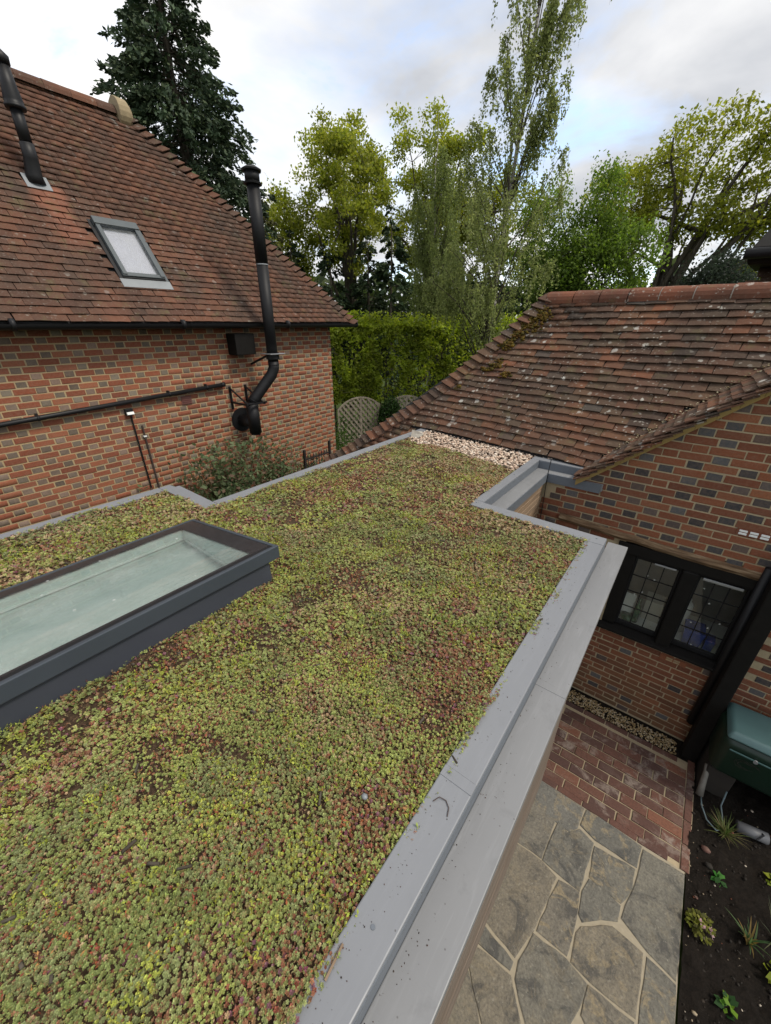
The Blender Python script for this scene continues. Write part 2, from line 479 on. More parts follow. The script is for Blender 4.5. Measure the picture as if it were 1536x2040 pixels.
sp = t.ramp(t.noise(q, 60, 6, .75), [(.40, 0.0), (.56, .35), (.7, .75)])
c = t.mix(sp, c, (.085, .08, .072))
lt = t.ramp(t.noise(q, 34, 5, .7), [(.58, 0.0), (.70, .6)])
c = t.mix(lt, c, (.40, .37, .30))
t.col(c); t.bump(t.noise(q, 26, 12, .8), 1.0, .022); M['flagstone'] = t.set(.82, 0, .3)
simple('joint', (.33, .285, .205), .95, 0, .25, 30, .6)
t = NT('paver'); p = t.pos()
c = t.ramp(t.rnd(), [(0, (.07, .042, .036)), (.3, (.11, .056, .044)), (.6, (.155, .072, .050)), (.8, (.085, .050, .043)), (1, (.22, .095, .058))])
b = t.ramp(t.noise(p, 6.5, 7, .7, .5), [(.50, 0.0), (.60, .8)])
b = t.math('MULTIPLY', b, t.ramp(t.rnd(.43), [(.25, .15), (.7, 1.0)]))
c = t.mix(b, c, (.28, .225, .185))
c = t.mix(t.ramp(t.noise(p, 70, 4), [(.45, 0.0), (.7, .5)]), c, (.05, .03, .025))
t.col(c); t.bump(t.noise(p, 60, 6, .7), .6, .006); M['paver'] = t.set(.88, 0, .25)

# ------------------------------------------------------------------ laying many alike pieces
def to_cam(P):
    d = Vector(P) - Vector((0, 0, CZ))
    z = d.dot(fw)
    if z < .05: return None
    return (.5 + 774.4 / 1536 * d.dot(r2) / z, .5 - 774.4 / 2040 * d.dot(u2) / z, d.length)
def lay(pieces, meshes, parent, name, rest_name, limit=300, vis=None):
    """pieces: (variant, Matrix). The ones that show largest become parts, the rest one joined mesh."""
    sc = []
    for i, (v, m) in enumerate(pieces):
        p = m.translation
        c = to_cam(p)
        s = 0
        if c and -.02 < c[0] < 1.02 and -.02 < c[1] < 1.02 and (vis is None or vis(p)):
            s = 1 / c[2]
        sc.append(s)
    order = sorted(range(len(pieces)), key=lambda i: -sc[i])
    best = [i for i in order[:limit] if sc[i] > 0]
    bs = set(best)
    for i in best:
        v, m = pieces[i]
        o = bpy.data.objects.new(name, meshes[v])
        attach(o, parent)
        o.matrix_basis = m
    rest = [i for i in range(len(pieces)) if i not in bs]
    if rest:
        cache = []
        for me in meshes:
            n = len(me.vertices); co = np.empty(n * 3, np.float32); me.vertices.foreach_get('co', co)
            fs = {}
            for p in me.polygons: fs.setdefault(len(p.vertices), []).append(list(p.vertices))
            cache.append((co.reshape(-1, 3), fs))
        mats = []
        for me in meshes:
            if me.materials[0] not in mats: mats.append(me.materials[0])
        for mt in mats:
            Vs = []; Fs = {}; b = 0
            for i in rest:
                v, m = pieces[i]
                if meshes[v].materials[0] is not mt: continue
                co, fs = cache[v]
                A = np.array(m, np.float32)
                Vs.append(co @ A[:3, :3].T + A[:3, 3])
                for k, f in fs.items(): Fs.setdefault(k, []).append(np.array(f) + b)
                b += len(co)
            if Vs:
                o = npmesh(rest_name, np.concatenate(Vs), [np.concatenate(f) for f in Fs.values()], mt, parent)
                o['kind'] = 'stuff'
def brick_meshes(w, h, mat, n=4, d=.05, seed=0):
    R = random.Random(seed); out = []
    for k in range(n):
        # chamfered front, slightly uneven; local x along the wall, front at y=0 facing -y
        c = .0035
        j = lambda a=.0022: R.uniform(-a, a)
        x, z = w / 2, h / 2
        fr = [(-x + c + j(), j(), -z + c + j()), (x - c + j(), j(), -z + c + j()), (x - c + j(), j(), z - c + j()), (-x + c + j(), j(), z - c + j())]
        md = [(-x + j(.0015), c, -z + j(.0015)), (x + j(.0015), c, -z + j(.0015)), (x + j(.0015), c, z + j(.0015)), (-x + j(.0015), c, z + j(.0015))]
        bk = [(px, d, pz) for px, _, pz in md]
        mb = MB(); f = [(0, 1, 2, 3)]
        for i in range(4):
            q = (i + 1) % 4
            f += [(i, 4 + i, 4 + q, q), (4 + i, 8 + i, 8 + q, 4 + q)]
        mb.add(fr + md + bk, f)
        out.append(mb.mesh('brick', mat))
    return out
def tile_meshes(w, L, mat, n=4, lift=.034, th=.013, seed=0):
    R = random.Random(seed); out = []
    for k in range(n):
        V = []; bow = R.uniform(-.002, .006)
        ys = (0, .35 * L, L); xs = (-1, 0, 1)
        skew = R.uniform(-.004, .004)
        for lay_ in (0, 1):
            for yi, y in enumerate(ys):
                for xi in xs:
                    zz = lift * (1 - y / L) + .004 + bow * math.sin(math.pi * y / L) - (.003 if xi else 0) * (1 if lay_ == 0 else .5) + R.uniform(-.0012, .0012)
                    V.append((xi * w / 2 + R.uniform(-.001, .001), y + (skew * xi + R.uniform(-.002, .002) if yi == 0 else 0), zz - (th if lay_ else 0)))
        F = []
        for a in range(2):
            for b in range(2):
                i = a * 3 + b
                F.append((i, i + 1, i + 4, i + 3))
        for b in range(2): F.append((b, 9 + b, 10 + b, b + 1))            # butt
        for a in range(2):
            F.append((a * 3, a * 3 + 3, 9 + a * 3 + 3, 9 + a * 3)); F.append((a * 3 + 2, 9 + a * 3 + 2, 9 + a * 3 + 5, a * 3 + 5))
        mb = MB(); mb.add(V, F)
        out.append(mb.mesh('tile', mat))
    return out
def frame_matrix(o, x, y, z):
    return Matrix(((x[0], y[0], z[0], o[0]), (x[1], y[1], z[1], o[1]), (x[2], y[2], z[2], o[2]), (0, 0, 0, 1)))
def jit(m, a, tw):
    return m @ Matrix.Translation((random.uniform(-a, a), random.uniform(-a * 1.6, a * 1.6), random.uniform(0, a * .8))) @ Matrix.Rotation(random.uniform(-tw, tw), 4, 'Z') @ Matrix.Rotation(random.uniform(-tw * .7, tw * .7), 4, 'X')
def pebble_mesh_arrays():
    bm = bmesh.new(); bmesh.ops.create_icosphere(bm, subdivisions=1, radius=1)
    V = np.array([v.co[:] for v in bm.verts], np.float32); F = np.array([[v.index for v in f.verts] for f in bm.faces], np.int32)
    bm.free(); return V, F
PV, PF = pebble_mesh_arrays()
def pebbles(name, pts, size, palette, mat, label, cat=None, flat=.65):
    n = len(pts); R = RNG
    s = (np.asarray(size) * R.uniform(.65, 1.25, n))[:, None] * np.stack([R.uniform(.8, 1.3, n), R.uniform(.7, 1.0, n), flat * R.uniform(.7, 1.2, n)], 1)
    a = R.uniform(0, 6.28, n); ti = R.normal(0, .35, n)
    V = PV[None] * s[:, None, :] * R.uniform(.85, 1.12, (n, len(PV), 1))
    ct, st_ = np.cos(ti)[:, None], np.sin(ti)[:, None]
    y = V[..., 1] * ct - V[..., 2] * st_; z = V[..., 1] * st_ + V[..., 2] * ct; x = V[..., 0]
    ca, sa = np.cos(a)[:, None], np.sin(a)[:, None]
    V = np.stack([x * ca - y * sa, x * sa + y * ca, z], -1) + np.asarray(pts)[:, None, :]
    F = PF[None] + (np.arange(n) * len(PV))[:, None, None]
    pal = np.array(palette)[R.randint(0, len(palette), n)] * R.uniform(.75, 1.2, (n, 1))
    o = npmesh(name, V.reshape(-1, 3), [F.reshape(-1, 3)], mat, None, np.repeat(pal, len(PV), 0), True)
    return setp(o, label, cat, kind='stuff')
def vnoise(x, y, scale, seed=0):
    """smooth value noise 0..1"""
    R = np.random.RandomState(seed); G = R.rand(64, 64)
    u, v = x * scale + 100, y * scale + 100
    i, j = np.floor(u).astype(int), np.floor(v).astype(int); a, b = u - i, v - j
    a = a * a * (3 - 2 * a); b = b * b * (3 - 2 * b)
    g = lambda p, q: G[p % 64, q % 64]
    return (g(i, j) * (1 - a) + g(i + 1, j) * a) * (1 - b) + (g(i, j + 1) * (1 - a) + g(i + 1, j + 1) * a) * b

# ------------------------------------------------------------------ ground
g = MB(); g.add([(-900, -900, -.06), (900, -900, -.06), (900, 900, -.06), (-900, 900, -.06)], [(0, 1, 2, 3)])
setp(g.build('ground', M['ground']), 'rough grassy ground under the whole garden', kind='structure')

# patio of crazy paving
patio = MB().box((-.6, -.5, -.05), (.975, 2.70, -.0035)).build('patio', M['joint'])
setp(patio, 'patio of irregular sandstone flags in pale mortar', kind='structure')
FLAGS = [
 [(-0.148, 2.69), (0.22, 2.69), (0.208, 2.49), (0.155, 2.418), (-0.3, 2.471), (-.3, 2.69)],
 [(0.246, 2.69), (0.417, 2.69), (0.672, 2.675), (0.657, 2.499), (0.362, 2.491), (0.233, 2.53)],
 [(-0.3, 2.438), (0.042, 2.433), (0.033, 2.085), (-0.3, 2.072)],
 [(0.07, 2.434), (0.158, 2.400), (0.232, 2.490), (0.346, 2.45), (0.33, 2.06), (0.051, 2.082)],
 [(0.365, 2.440), (0.652, 2.470), (0.651, 2.326), (0.602, 2.175), (0.377, 2.196)],
 [(0.69, 2.661), (0.968, 2.67), (0.964, 1.970), (0.792, 2.005), (0.622, 2.09), (0.635, 2.188), (0.675, 2.361)],
 [(-0.3, 2.039), (0.04, 2.060), (0.166, 2.026), (0.121, 1.62), (0.07, 1.41), (-0.3, 1.477)],
 [(0.19, 2.023), (0.333, 2.040), (0.352, 1.87), (0.352, 1.640), (0.145, 1.632)],
 [(0.382, 2.174), (0.596, 2.155), (0.592, 2.042), (0.499, 1.985), (0.395, 1.885), (0.368, 1.917), (0.359, 2.067)],
 [(-0.3, 1.441), (0.06, 1.38), (0.062, 1.330), (-0.3, 1.306)],
 [(0.402, 1.852), (0.575, 1.985), (0.77, 1.970), (0.770, 1.622), (0.521, 1.61), (0.386, 1.625), (0.38, 1.799)],
 [(0.137, 1.597), (0.355, 1.610), (0.490, 1.580), (0.475, 1.439), (0.44, 1.33), (0.24, 1.17), (0.112, 1.314), (0.104, 1.408)],
 [(-0.3, 1.278), (0.077, 1.30), (0.205, 1.151), (0.02, 1.00), (-0.146, 1.170), (-.3, 1.2)],
 [(-0.3, 1.16), (-.15, 1.14), (-0.005, 0.986), (-0.1, 0.80), (-.3, .78)],
 [(0.797, 1.965), (0.964, 1.938), (0.966, 1.52), (0.88, 1.500), (0.795, 1.58)],
 [(0.509, 1.578), (0.765, 1.59), (0.752, 1.50), (0.60, 1.36), (0.505, 1.42)],
 [(.46, 1.31), (.58, 1.33), (.74, 1.47), (.86, 1.47), (.90, 1.05), (.5, .95), (.30, 1.12)],
 [(.22, 1.12), (.47, .93), (.36, .55), (.05, .62), (.02, .95)],
 [(.92, 1.48), (.966, 1.5), (.966, .5), (.88, .5), (.90, .98)],
 [(.50, .92), (.88, 1.02), (.86, .5), (.39, .5)],
 [(-.3, .75), (-.1, .77), (.02, .6), (.33, .52), (.33, .0), (-.3, .0)],
 [(.36, .47), (.966, .47), (.966, 0), (.36, 0)],
]
for pl in FLAGS:
    # subdivide the outline a little so the stone edges are not ruler-straight
    pts = []
    for i in range(len(pl)):
        a, b = pl[i], pl[(i + 1) % len(pl)]
        L = math.hypot(b[0] - a[0], b[1] - a[1]); k = max(1, int(L / .07))
        for q in range(k):
            t_ = q / k
            e = .006 if q else .003
            pts.append((a[0] + (b[0] - a[0]) * t_ + random.uniform(-e, e), a[1] + (b[1] - a[1]) * t_ + random.uniform(-e, e)))
    mb = MB(); dz = random.uniform(-.002, .003)
    gx = sum(p[0] for p in pts) / len(pts); gy = sum(p[1] for p in pts) / len(pts)
    pts = [(x + (x - gx) / math.hypot(x - gx, y - gy) * .009, y + (y - gy) / math.hypot(x - gx, y - gy) * .009) for x, y in pts]
    mb.prism(pts, -.03, .000 + dz * .5, .004)
    n = len(pts); cx = sum(p[0] for p in pts) / n; cy = sum(p[1] for p in pts) / n
    top = [(x + (cx - x) * .035, y + (cy - y) * .035, .0035 + dz * .5) for x, y in pts]
    b0 = len(mb.v); mb.v += top
    mb.f = mb.f[1:] + [(n + i, n + (i + 1) % n, b0 + (i + 1) % n, b0 + i) for i in range(n)] + [tuple(range(b0, b0 + n))]
    mb.build('flagstone', M['flagstone'], patio)
# brick path
path = MB().box((-.6, 2.702, -.05), (1.005, 3.775, -.007)).build('brick_path', M['mortar_sand'])
setp(path, 'strip of old brick paving between the flags and the window wall', kind='structure')
pav = []
PVM = brick_meshes(.212, .094, M['paver'], 4, .05, 3) + brick_meshes(.212, .058, M['paver'], 2, .05, 4) + brick_meshes(.058, .215, M['paver'], 2, .05, 5)
FLATROT = Matrix.Rotation(math.radians(-90), 4, 'X')     # a wall brick laid face up
for r_ in range(9):
    y = 2.795 + r_ * .1035
    for c_ in range(-1, 6):
        x = -.32 + c_ * .222 + (.111 if r_ % 2 else 0) + random.uniform(-.004, .004)
        if x < -.5: continue
        sx = 1.0
        if .86 < x + .106 < .936:
            w_ = .936 - (x - .106); sx = w_ / .212; x = .936 - w_ / 2
        elif x + .106 > .936:
            w_ = .936 - (x - .106)
            if w_ < .07: continue
            sx = w_ / .212; x = .936 - w_ / 2
        pav.append((random.randrange(4), Matrix.Translation((x, y, random.uniform(-.001, .005))) @ Matrix.Rotation(random.uniform(-.012, .012), 4, 'Z') @ FLATROT @ Matrix.Diagonal((sx, 1, 1, 1))))
for y in (2.727, 3.742):
    for c_ in range(7):
        x = -.36 + c_ * .222
        if x < .9: pav.append((4 + random.randrange(2), Matrix.Translation((x, y, .002)) @ Matrix.Rotation(random.uniform(-.02, .02), 4, 'Z') @ FLATROT))
for k in range(5):
    pav.append((6 + random.randrange(2), Matrix.Translation((.972, 2.81 + k * .222, .003)) @ Matrix.Rotation(random.uniform(-.03, .03), 4, 'Z') @ FLATROT))
lay(pav, PVM, path, 'paver', 'pavers')
# gravel at the wall foot
n = 1500
pts = np.stack([RNG.uniform(-.5, .84, n), RNG.uniform(3.785, 3.965, n), RNG.uniform(-.012, .006, n)], 1)
pebbles('gravel', pts, .0085, [(.44, .32, .15), (.52, .42, .25), (.32, .22, .10), (.58, .50, .36), (.26, .18, .09)], M['stone_bits'], 'thin strip of yellow gravel at the foot of the window wall')
setp(MB().box((-1.0, 3.776, -.05), (1.0, 4.02, -.012)).build('wall_foot_soil', M['soil']), 'strip of soil under the gravel at the wall foot', kind='structure')
# soil bed
nx, ny = 90, 150
X, Y = np.meshgrid(np.linspace(.985, 3.2, nx), np.linspace(-.5, 4.0, ny), indexing='ij')
Z = -.045 + .040 * vnoise(X, Y, 5, 1) + .030 * vnoise(X, Y, 12, 2) + .030 * vnoise(X, Y, 27, 3)
I = np.arange(nx * ny).reshape(nx, ny)
F = np.stack([I[:-1, :-1], I[1:, :-1], I[1:, 1:], I[:-1, 1:]], -1).reshape(-1, 4)
setp(npmesh('soil_bed', np.stack([X, Y, Z], -1).reshape(-1, 3), [F], M['soil'], None, None, True), 'dark bare soil of the planting bed beside the patio', kind='structure')
n = 2600
px_, py_ = RNG.uniform(1.0, 2.2, n), RNG.uniform(.8, 3.6, n)
pebbles('soil_crumbs', np.stack([px_, py_, np.full(n, .004)], 1), .0025 + .011 * RNG.uniform(0, 1, n) ** 3, [(.02, .016, .012)] * 12 + [(.04, .03, .022)] * 6 + [(.30, .24, .16), (.38, .33, .26), (.22, .08, .045)], M['stone_bits'], 'crumbs, chippings and dead leaves scattered over the soil', flat=.7)

# ------------------------------------------------------------------ flat-roofed extension
ZU, ZT = 2.666, 2.583
ext = thing('garden_room', (-1.8, 1.5, 0), 'flat-roofed timber garden room with grey metal copings and a planted roof', 'building')
d = MB()
for a, b in (((-3.36, -1.2, 2.40), (-2.47, 1.30, 2.622)), ((-1.63, -1.2, 2.40), (-.27, 1.30, 2.622)), ((-2.47, 1.02, 2.40), (-1.63, 1.30, 2.622)),
             ((-2.75, 1.30, 2.40), (-.27, 2.62, 2.622)), ((-2.75, 2.62, 2.40), (-1.17, 4.75, 2.622)), ((-1.17, 4.12, 2.40), (-.50, 4.40, 2.622))):
    d.box(a, b)
d.build('roof_deck', M['substrate'], ext)
core = MB()
core.box((-3.38, -1.2, 0), (-.185, 2.64, 2.10)); core.box((-2.78, 2.64, 0), (-1.03, 4.4, 2.10))
for a, b in (((-3.38, -1.2, 2.1), (-3.34, 1.36, 2.56)), ((-.22, -1.2, 2.1), (-.185, 2.64, 2.56)), ((-1.07, 2.64, 2.1), (-1.03, 4.4, 2.50)), ((-2.80, 1.30, 2.1), (-2.76, 4.4, 2.56)), ((-3.38, 1.30, 2.1), (-2.76, 1.36, 2.56)), ((-1.07, 2.60, 2.1), (-.185, 2.64, 2.56))):
    core.box(a, b)
core.build('wall_core', M['dark_gap'], ext)
cladr = MB().box((-.185, -1.2, 0), (-.172, 2.66, 2.54)).build('wall', M['dark_gap'], ext)
for k in range(27):
    z = .04 + k * .094
    MB().box((-.176, -1.2, z), (-.158 + random.uniform(-.001, .001), 2.66, z + .086)).build('plank', M['timber_weathered'], cladr, .003, seg=1)
cladn = MB().box((-1.03, 2.66, 0), (-1.016, 3.995, 2.5)).build('wall', M['dark_gap'], ext)
for k in range(34):
    z = .30 + k * .064
    MB().box((-1.02, 2.66, z), (-1.0 + random.uniform(-.002, .002), 3.99, z + .055)).build('plank', M['timber'], cladn, .003, seg=1)
def coping(poly, z0=2.57, z1=ZU, mat='coping_grey', name='coping', bev=.004):
    return MB().prism(poly, z0, z1).build(name, M[mat], ext, bev)
R4 = lambda x0, y0, x1, y1: [(x0, y0), (x1, y0), (x1, y1), (x0, y1)]
# right edge: coping in lengths with open joints
for y0, y1 in ((-1.2, .737), (.739, 2.586)):
    coping(R4(-.318, y0, -.208, y1))
coping([(-.318, 2.589), (-.208, 2.589), (-.208, 2.70), (-1.115, 2.728), (-1.115, 2.739), (-1.195, 2.739), (-1.195, 2.630)])
coping(R4(-1.195, 2.742, -1.115, 4.094))
coping([(-1.195, 4.097), (-.40, 4.082), (-.40, 4.190), (-1.195, 4.207)])
# step faces between coping and tray
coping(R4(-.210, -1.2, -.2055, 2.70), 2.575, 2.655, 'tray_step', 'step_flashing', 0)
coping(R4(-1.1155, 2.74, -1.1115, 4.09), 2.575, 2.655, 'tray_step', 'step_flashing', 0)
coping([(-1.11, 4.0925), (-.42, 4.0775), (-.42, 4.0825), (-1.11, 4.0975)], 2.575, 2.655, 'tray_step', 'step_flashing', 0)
# lower trays
for y0, y1 in ((-1.2, 1.348), (1.349, 2.83)):
    coping(R4(-.2055, y0, -.082, y1), 2.535, ZT + random.uniform(-.0005, .0008), 'tray_grey', 'gutter_tray', .003)
coping(R4(-1.1115, 2.70, -.980, 3.985), 2.505, ZT, 'tray_grey', 'gutter_tray', .003)
coping([(-1.11, 3.987), (-.47, 3.987), (-.40, 4.077), (-1.11, 4.092)], 2.505, ZT - .001, 'tray_grey', 'gutter_tray', .003)
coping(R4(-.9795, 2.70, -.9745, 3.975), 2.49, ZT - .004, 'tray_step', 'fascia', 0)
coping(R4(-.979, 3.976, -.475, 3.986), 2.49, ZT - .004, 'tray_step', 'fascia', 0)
# left edge
coping(R4(-3.455, -1.2, -3.355, 1.262))
coping([(-3.455, 1.265), (-3.355, 1.265), (-3.345, 1.275), (-2.725, 1.275), (-2.725, 1.395), (-3.365, 1.40), (-3.37, 1.365), (-3.455, 1.352)], bev=.003)
for y0, y1 in ((1.398, 2.95), (2.953, 4.72)):
    coping(R4(-2.831, y0, -2.722, y1))
for sx_, sy_ in ((-.262, 2.655), (-.262, 1.62), (-1.155, 2.69), (-1.155, 3.5), (-.263, .30), (-2.775, 2.2), (-2.775, 3.6)):
    MB().tube([(sx_, sy_, ZU - .001), (sx_, sy_, ZU + .0025)], .0055, 10).build('screw', M['tray_step'], ext)
for q, (sx0, sx1, sy_, sz) in enumerate(((-.3175, -.2085, .738, ZU), (-.205, -.0825, 1.3485, ZT))):
    MB().box((sx0, sy_ - .035, sz - .02), (sx1, sy_ + .002, sz + .0022)).build('lap_joint', M['coping_grey' if q == 0 else 'tray_grey'], ext, .0008, seg=1)
# torn flashing where the left coping dies into the tiles
mb = MB(); pts = [(-2.70, 4.0, 2.63), (-2.66, 4.06, 2.70), (-2.60, 4.04, 2.665), (-2.56, 4.10, 2.70), (-2.62, 4.14, 2.72), (-2.69, 4.12, 2.715), (-2.71, 4.06, 2.745), (-2.64, 4.08, 2.73)]
mb.add(pts, [(0, 1, 6), (1, 7, 6), (0, 2, 1), (1, 2, 3, 7), (7, 3, 4), (7, 4, 5, 6), (0, 6, 5), (0, 5, 4, 2), (2, 4, 3)])
mb.build('torn_flashing', M['tile_mortar'], ext)
# rooflight (glass falls away from the camera side)
XF, XB, YE, YS = -1.592, -2.555, 1.10, -1.15
ztop = lambda x: 2.855 + (x - XF) * (.138 / (XF - XB))
sk = MB()
def slab(mb, x0, x1, y0, y1, dz0, dz1):
    return mb.hexa([(x0, y0, ztop(x0) + dz0), (x1, y0, ztop(x1) + dz0), (x1, y1, ztop(x1) + dz0), (x0, y1, ztop(x0) + dz0)],
                   [(x0, y0, ztop(x0) + dz1), (x1, y0, ztop(x1) + dz1), (x1, y1, ztop(x1) + dz1), (x0, y1, ztop(x0) + dz1)])
e = .026
skl = slab(sk, XF - e, XF, YS, YE, -.077, 0).build('rooflight', M['anthracite'], ext, .004)
slab(MB(), XB, XB + .018, YS, YE, -.06, -.001).build('frame_rail', M['anthracite'], skl, .003)
slab(MB(), XB + .0185, XF - e - .0005, YE - .02, YE, -.07, -.001).build('frame_rail', M['anthracite'], skl, .003)
slab(MB(), XF - e - .030, XF - e - .0005, YS, YE - .0205, -.055, -.004).build('gasket', M['black_plastic'], skl, .002)
gl = slab(MB(), XB + .02, XF - e - .031, YS, YE - .021, -.012, -.007).build('glass', M['glass_roof'], skl)
slab(MB(), XB + .021, XB + .105, YS, YE - .022, -.006, -.005).build('glass_border', M['black_border'], skl)
slab(MB(), XB + .1055, XF - e - .032, YE - .135, YE - .022, -.006, -.005).build('glass_border', M['black_border'], skl)
slab(MB(), XF - e - .050, XF - e - .032, YS, YE - .1355, -.006, -.005).build('glass_border', M['black_border'], skl)
us = MB().hexa([(XF - .075, YS, 2.60), (XF - .012, YS, 2.60), (XF - .012, YE - .055, 2.60), (XF - .075, YE - .055, 2.60)], [(XF - .075, YS, 2.775), (XF - .022, YS, 2.777), (XF - .022, YE - .06, 2.777), (XF - .075, YE - .06, 2.775)])
us.build('upstand', M['anthracite_wrap'], skl, .006)
MB().hexa([(XB + .03, YE - .10, 2.60), (XF - .08, YE - .10, 2.60), (XF - .08, YE - .055, 2.60), (XB + .03, YE - .055, 2.60)], [(XB + .03, YE - .10, 2.645), (XF - .08, YE - .10, 2.765), (XF - .08, YE - .06, 2.765), (XB + .03, YE - .06, 2.645)]).build('upstand', M['anthracite_wrap'], skl, .005)
MB().hexa([(XB + .03, YS, 2.60), (XB + .08, YS, 2.60), (XB + .08, YE - .10, 2.60), (XB + .03, YE - .10, 2.60)], [(XB + .03, YS, 2.65), (XB + .08, YS, 2.655), (XB + .08, YE - .10, 2.655), (XB + .03, YE - .10, 2.65)]).build('upstand', M['anthracite_wrap'], skl, .004)
sh = MB()
def lin(x0, y0, x1, y1, zb):   # inner lining of the light well
    sh.hexa([(x0, y0, zb), (x1, y0, zb), (x1, y1, zb), (x0, y1, zb)], [(x0, y0, ztop(x0) - .02), (x1, y0, ztop(x1) - .02), (x1, y1, ztop(x1) - .02), (x0, y1, ztop(x0) - .02)])
lin(XB + .085, YS, XB + .10, YE - .13, 2.30); lin(XF - .10, YS, XF - .085, YE - .13, 2.30); lin(XB + .085, YE - .1295, XF - .085, YE - .115, 2.30)
sh.build('light_well', M['shaft_paint'], skl)
tr = MB()
tr.box((XB + .1005, YS, 2.645), (XB + .108, YE - .131, 2.655)); tr.box((XB + .109, YE - .138, 2.645), (XF - .101, YE - .1305, 2.655))
tr.build('well_trim', M['white_paint'], skl)
dk_ = MB(); dk_.box((XB + .1005, YS, 2.640), (XB + .1035, YE - .131, 2.6445)); dk_.box((XB + .104, YE - .1345, 2.640), (XF - .101, YE - .1305, 2.6445)); dk_.build('well_shadow_gap', M['black_plastic'], skl)
MB().box((XB + .1005, YS, 2.615), (XF - .1005, YE - .1315, 2.62)).build('blind', M['blind'], skl)
# thin cable dropping past the far corner
cb = MB().tube([(-.975, 4.0, 2.72), (-.972, 3.972, 2.60), (-.970, 3.968, 2.48), (-.965, 3.985, 2.2), (-.968, 3.985, 1.2), (-.96, 3.985, .1)], .004, 6).build('cable', M['black_plastic'])
setp(cb, 'thin black cable hanging down the corner beside the brick gable', 'cable')

# ------------------------------------------------------------------ brick gable house on the far side
gh = thing('gable_house', (.4, 4.6, 0), 'old brick gable house with mossy clay tile roof and leaded window', 'house')
YW = 4.0
rake = lambda x: 2.577 + .85 * (x + .65)
WX0, WX1, WZ0, WZ1 = -.145, .90, 1.04, 2.10      # opening (beam + window)
gw = MB()
yb = YW + .0045
def wallq(poly): gw.prism([(p[0], p[1]) for p in poly], 0, 1)
def wbox(x0, x1, z0, z1): gw.box((x0, yb, z0), (x1, YW + .22, z1))
wbox(-1.2, WX0, 0, 2.14); wbox(WX0, WX1, 0, WZ0); wbox(WX1, 3.0, 0, 2.14)
prof = [(-1.2, 2.14), (3.0, 2.14), (3.0, rake(3.0)), (-.62, rake(-.62)), (-.62, 2.50), (-1.2, 2.50)]
n = len(prof)
gw.add([(x, yb, z) for x, z in prof] + [(x, YW + .22, z) for x, z in prof], [tuple(range(n)), tuple(range(2 * n - 1, n - 1, -1))] + [(i, n + i, n + (i + 1) % n, (i + 1) % n) for i in range(n)])
gwall = gw.build('wall', M['mortar_sand'], gh)
PER, HS = .340, .0695
GB = brick_meshes(.2175, .0585, M['brick_brown'], 4, .05, 21) + brick_meshes(.1025, .0585, M['brick_vitrified'], 4, .05, 22) + brick_meshes(.1025, .0585, M['brick_brown'], 2, .05, 23)
gp = []
for r_ in range(0, 62):
    z = 2.905 + (r_ - 41) * HS
    if z < .02: continue
    ph = -.127 if (r_ - 41) % 2 == 0 else .026
    k0 = int((-1.3 - ph) / PER) - 1
    for k in range(k0, k0 + 14):
        for kind, off, wd in ((0, .109, .2175), (1, .279, .1025)):
            x = ph + k * PER + off + random.uniform(-.003, .003)
            if x < -1.15 or x > 2.6: continue
            if z > 2.50 and x < -.58: continue
            sx = 1.0
            xl = (z + .045 - 2.70) / .869 - .6          # where the verge bedding cuts this course
            if x - wd / 2 < xl:
                w2 = x + wd / 2 - xl
                if w2 < .035: continue
                sx = w2 / wd; x = xl + w2 / 2
            if WX0 - wd / 2 + .0 < x < WX1 + wd / 2 and WZ0 - .03 < z < WZ1 + .02: continue
            if kind: v = 4 + random.randrange(4) if (z > 1.1 and random.random() < .85) or random.random() < .35 else 8 + random.randrange(2)
            else: v = random.randrange(4)
            gp.append((v, Matrix.Translation((x, YW + random.uniform(-.002, .002), z + random.uniform(-.0015, .0015))) @ Matrix.Rotation(random.uniform(-.01, .01), 4, 'Y') @ Matrix.Diagonal((sx, 1, 1, 1))))
lay(gp, GB, gwall, 'brick', 'bricks', 300, lambda p: p.x > -1.0 and (p.z > 2.2 or p.x > -.2))
# two perforated air bricks
for x, z, w, mt in ((.68, 2.43, 0, 'white_paint'), (.54, .945, 0, 'mortar_pale')):
    ab = MB().box((x - .11, YW - .004, z - .03), (x + .11, YW + .02, z + .03)).build('air_brick', M['brick_brown'], gwall, .003)
    for i in range(3 if mt == 'white_paint' else 2):
        for j in range(2):
            xx = x - .068 + i * .068 if mt == 'white_paint' else x - .03 + i * .06
            MB().box((xx - .026, YW - .0075, z - .022 + j * .024), (xx + .026, YW, z - .004 + j * .024)).build('slot', M[mt], gwall, .002, seg=1)
# lintel, sill, posts
lm = MB()
xs = np.linspace(-.78, 1.0, 19)
ring = []
for i, x in enumerate(xs):
    zc = 2.145 - .055 * min(1, max(0, (x + .78) / 1.2)) + random.uniform(-.004, .004)
    o_ = random.uniform(-.006, .006)
    ring.append([(x, YW + .02, zc + .045), (x, YW - .022 + o_, zc + .028), (x, YW - .040 + o_, zc), (x, YW - .024 + o_, zc - .03), (x, YW + .02, zc - .05)])
lm.add([p for r in ring for p in r], [(i * 5 + j, (i + 1) * 5 + j, (i + 1) * 5 + j + 1, i * 5 + j + 1) for i in range(len(xs) - 1) for j in range(4)])
lm.build('lintel_beam', M['old_oak'], gh)
MB().box((-.20, YW - .018, 1.955), (.92, YW + .16, 2.062)).build('window_head', M['black_timber'], gh, .006)
MB().hexa([(-.22, YW - .075, 1.045), (.90, YW - .075, 1.045), (.90, YW + .10, 1.05), (-.22, YW + .10, 1.05)], [(-.22, YW - .075, 1.075), (.90, YW - .075, 1.075), (.90, YW + .10, 1.105), (-.22, YW + .10, 1.105)]).build('window_sill', M['black_timber'], gh, .006)
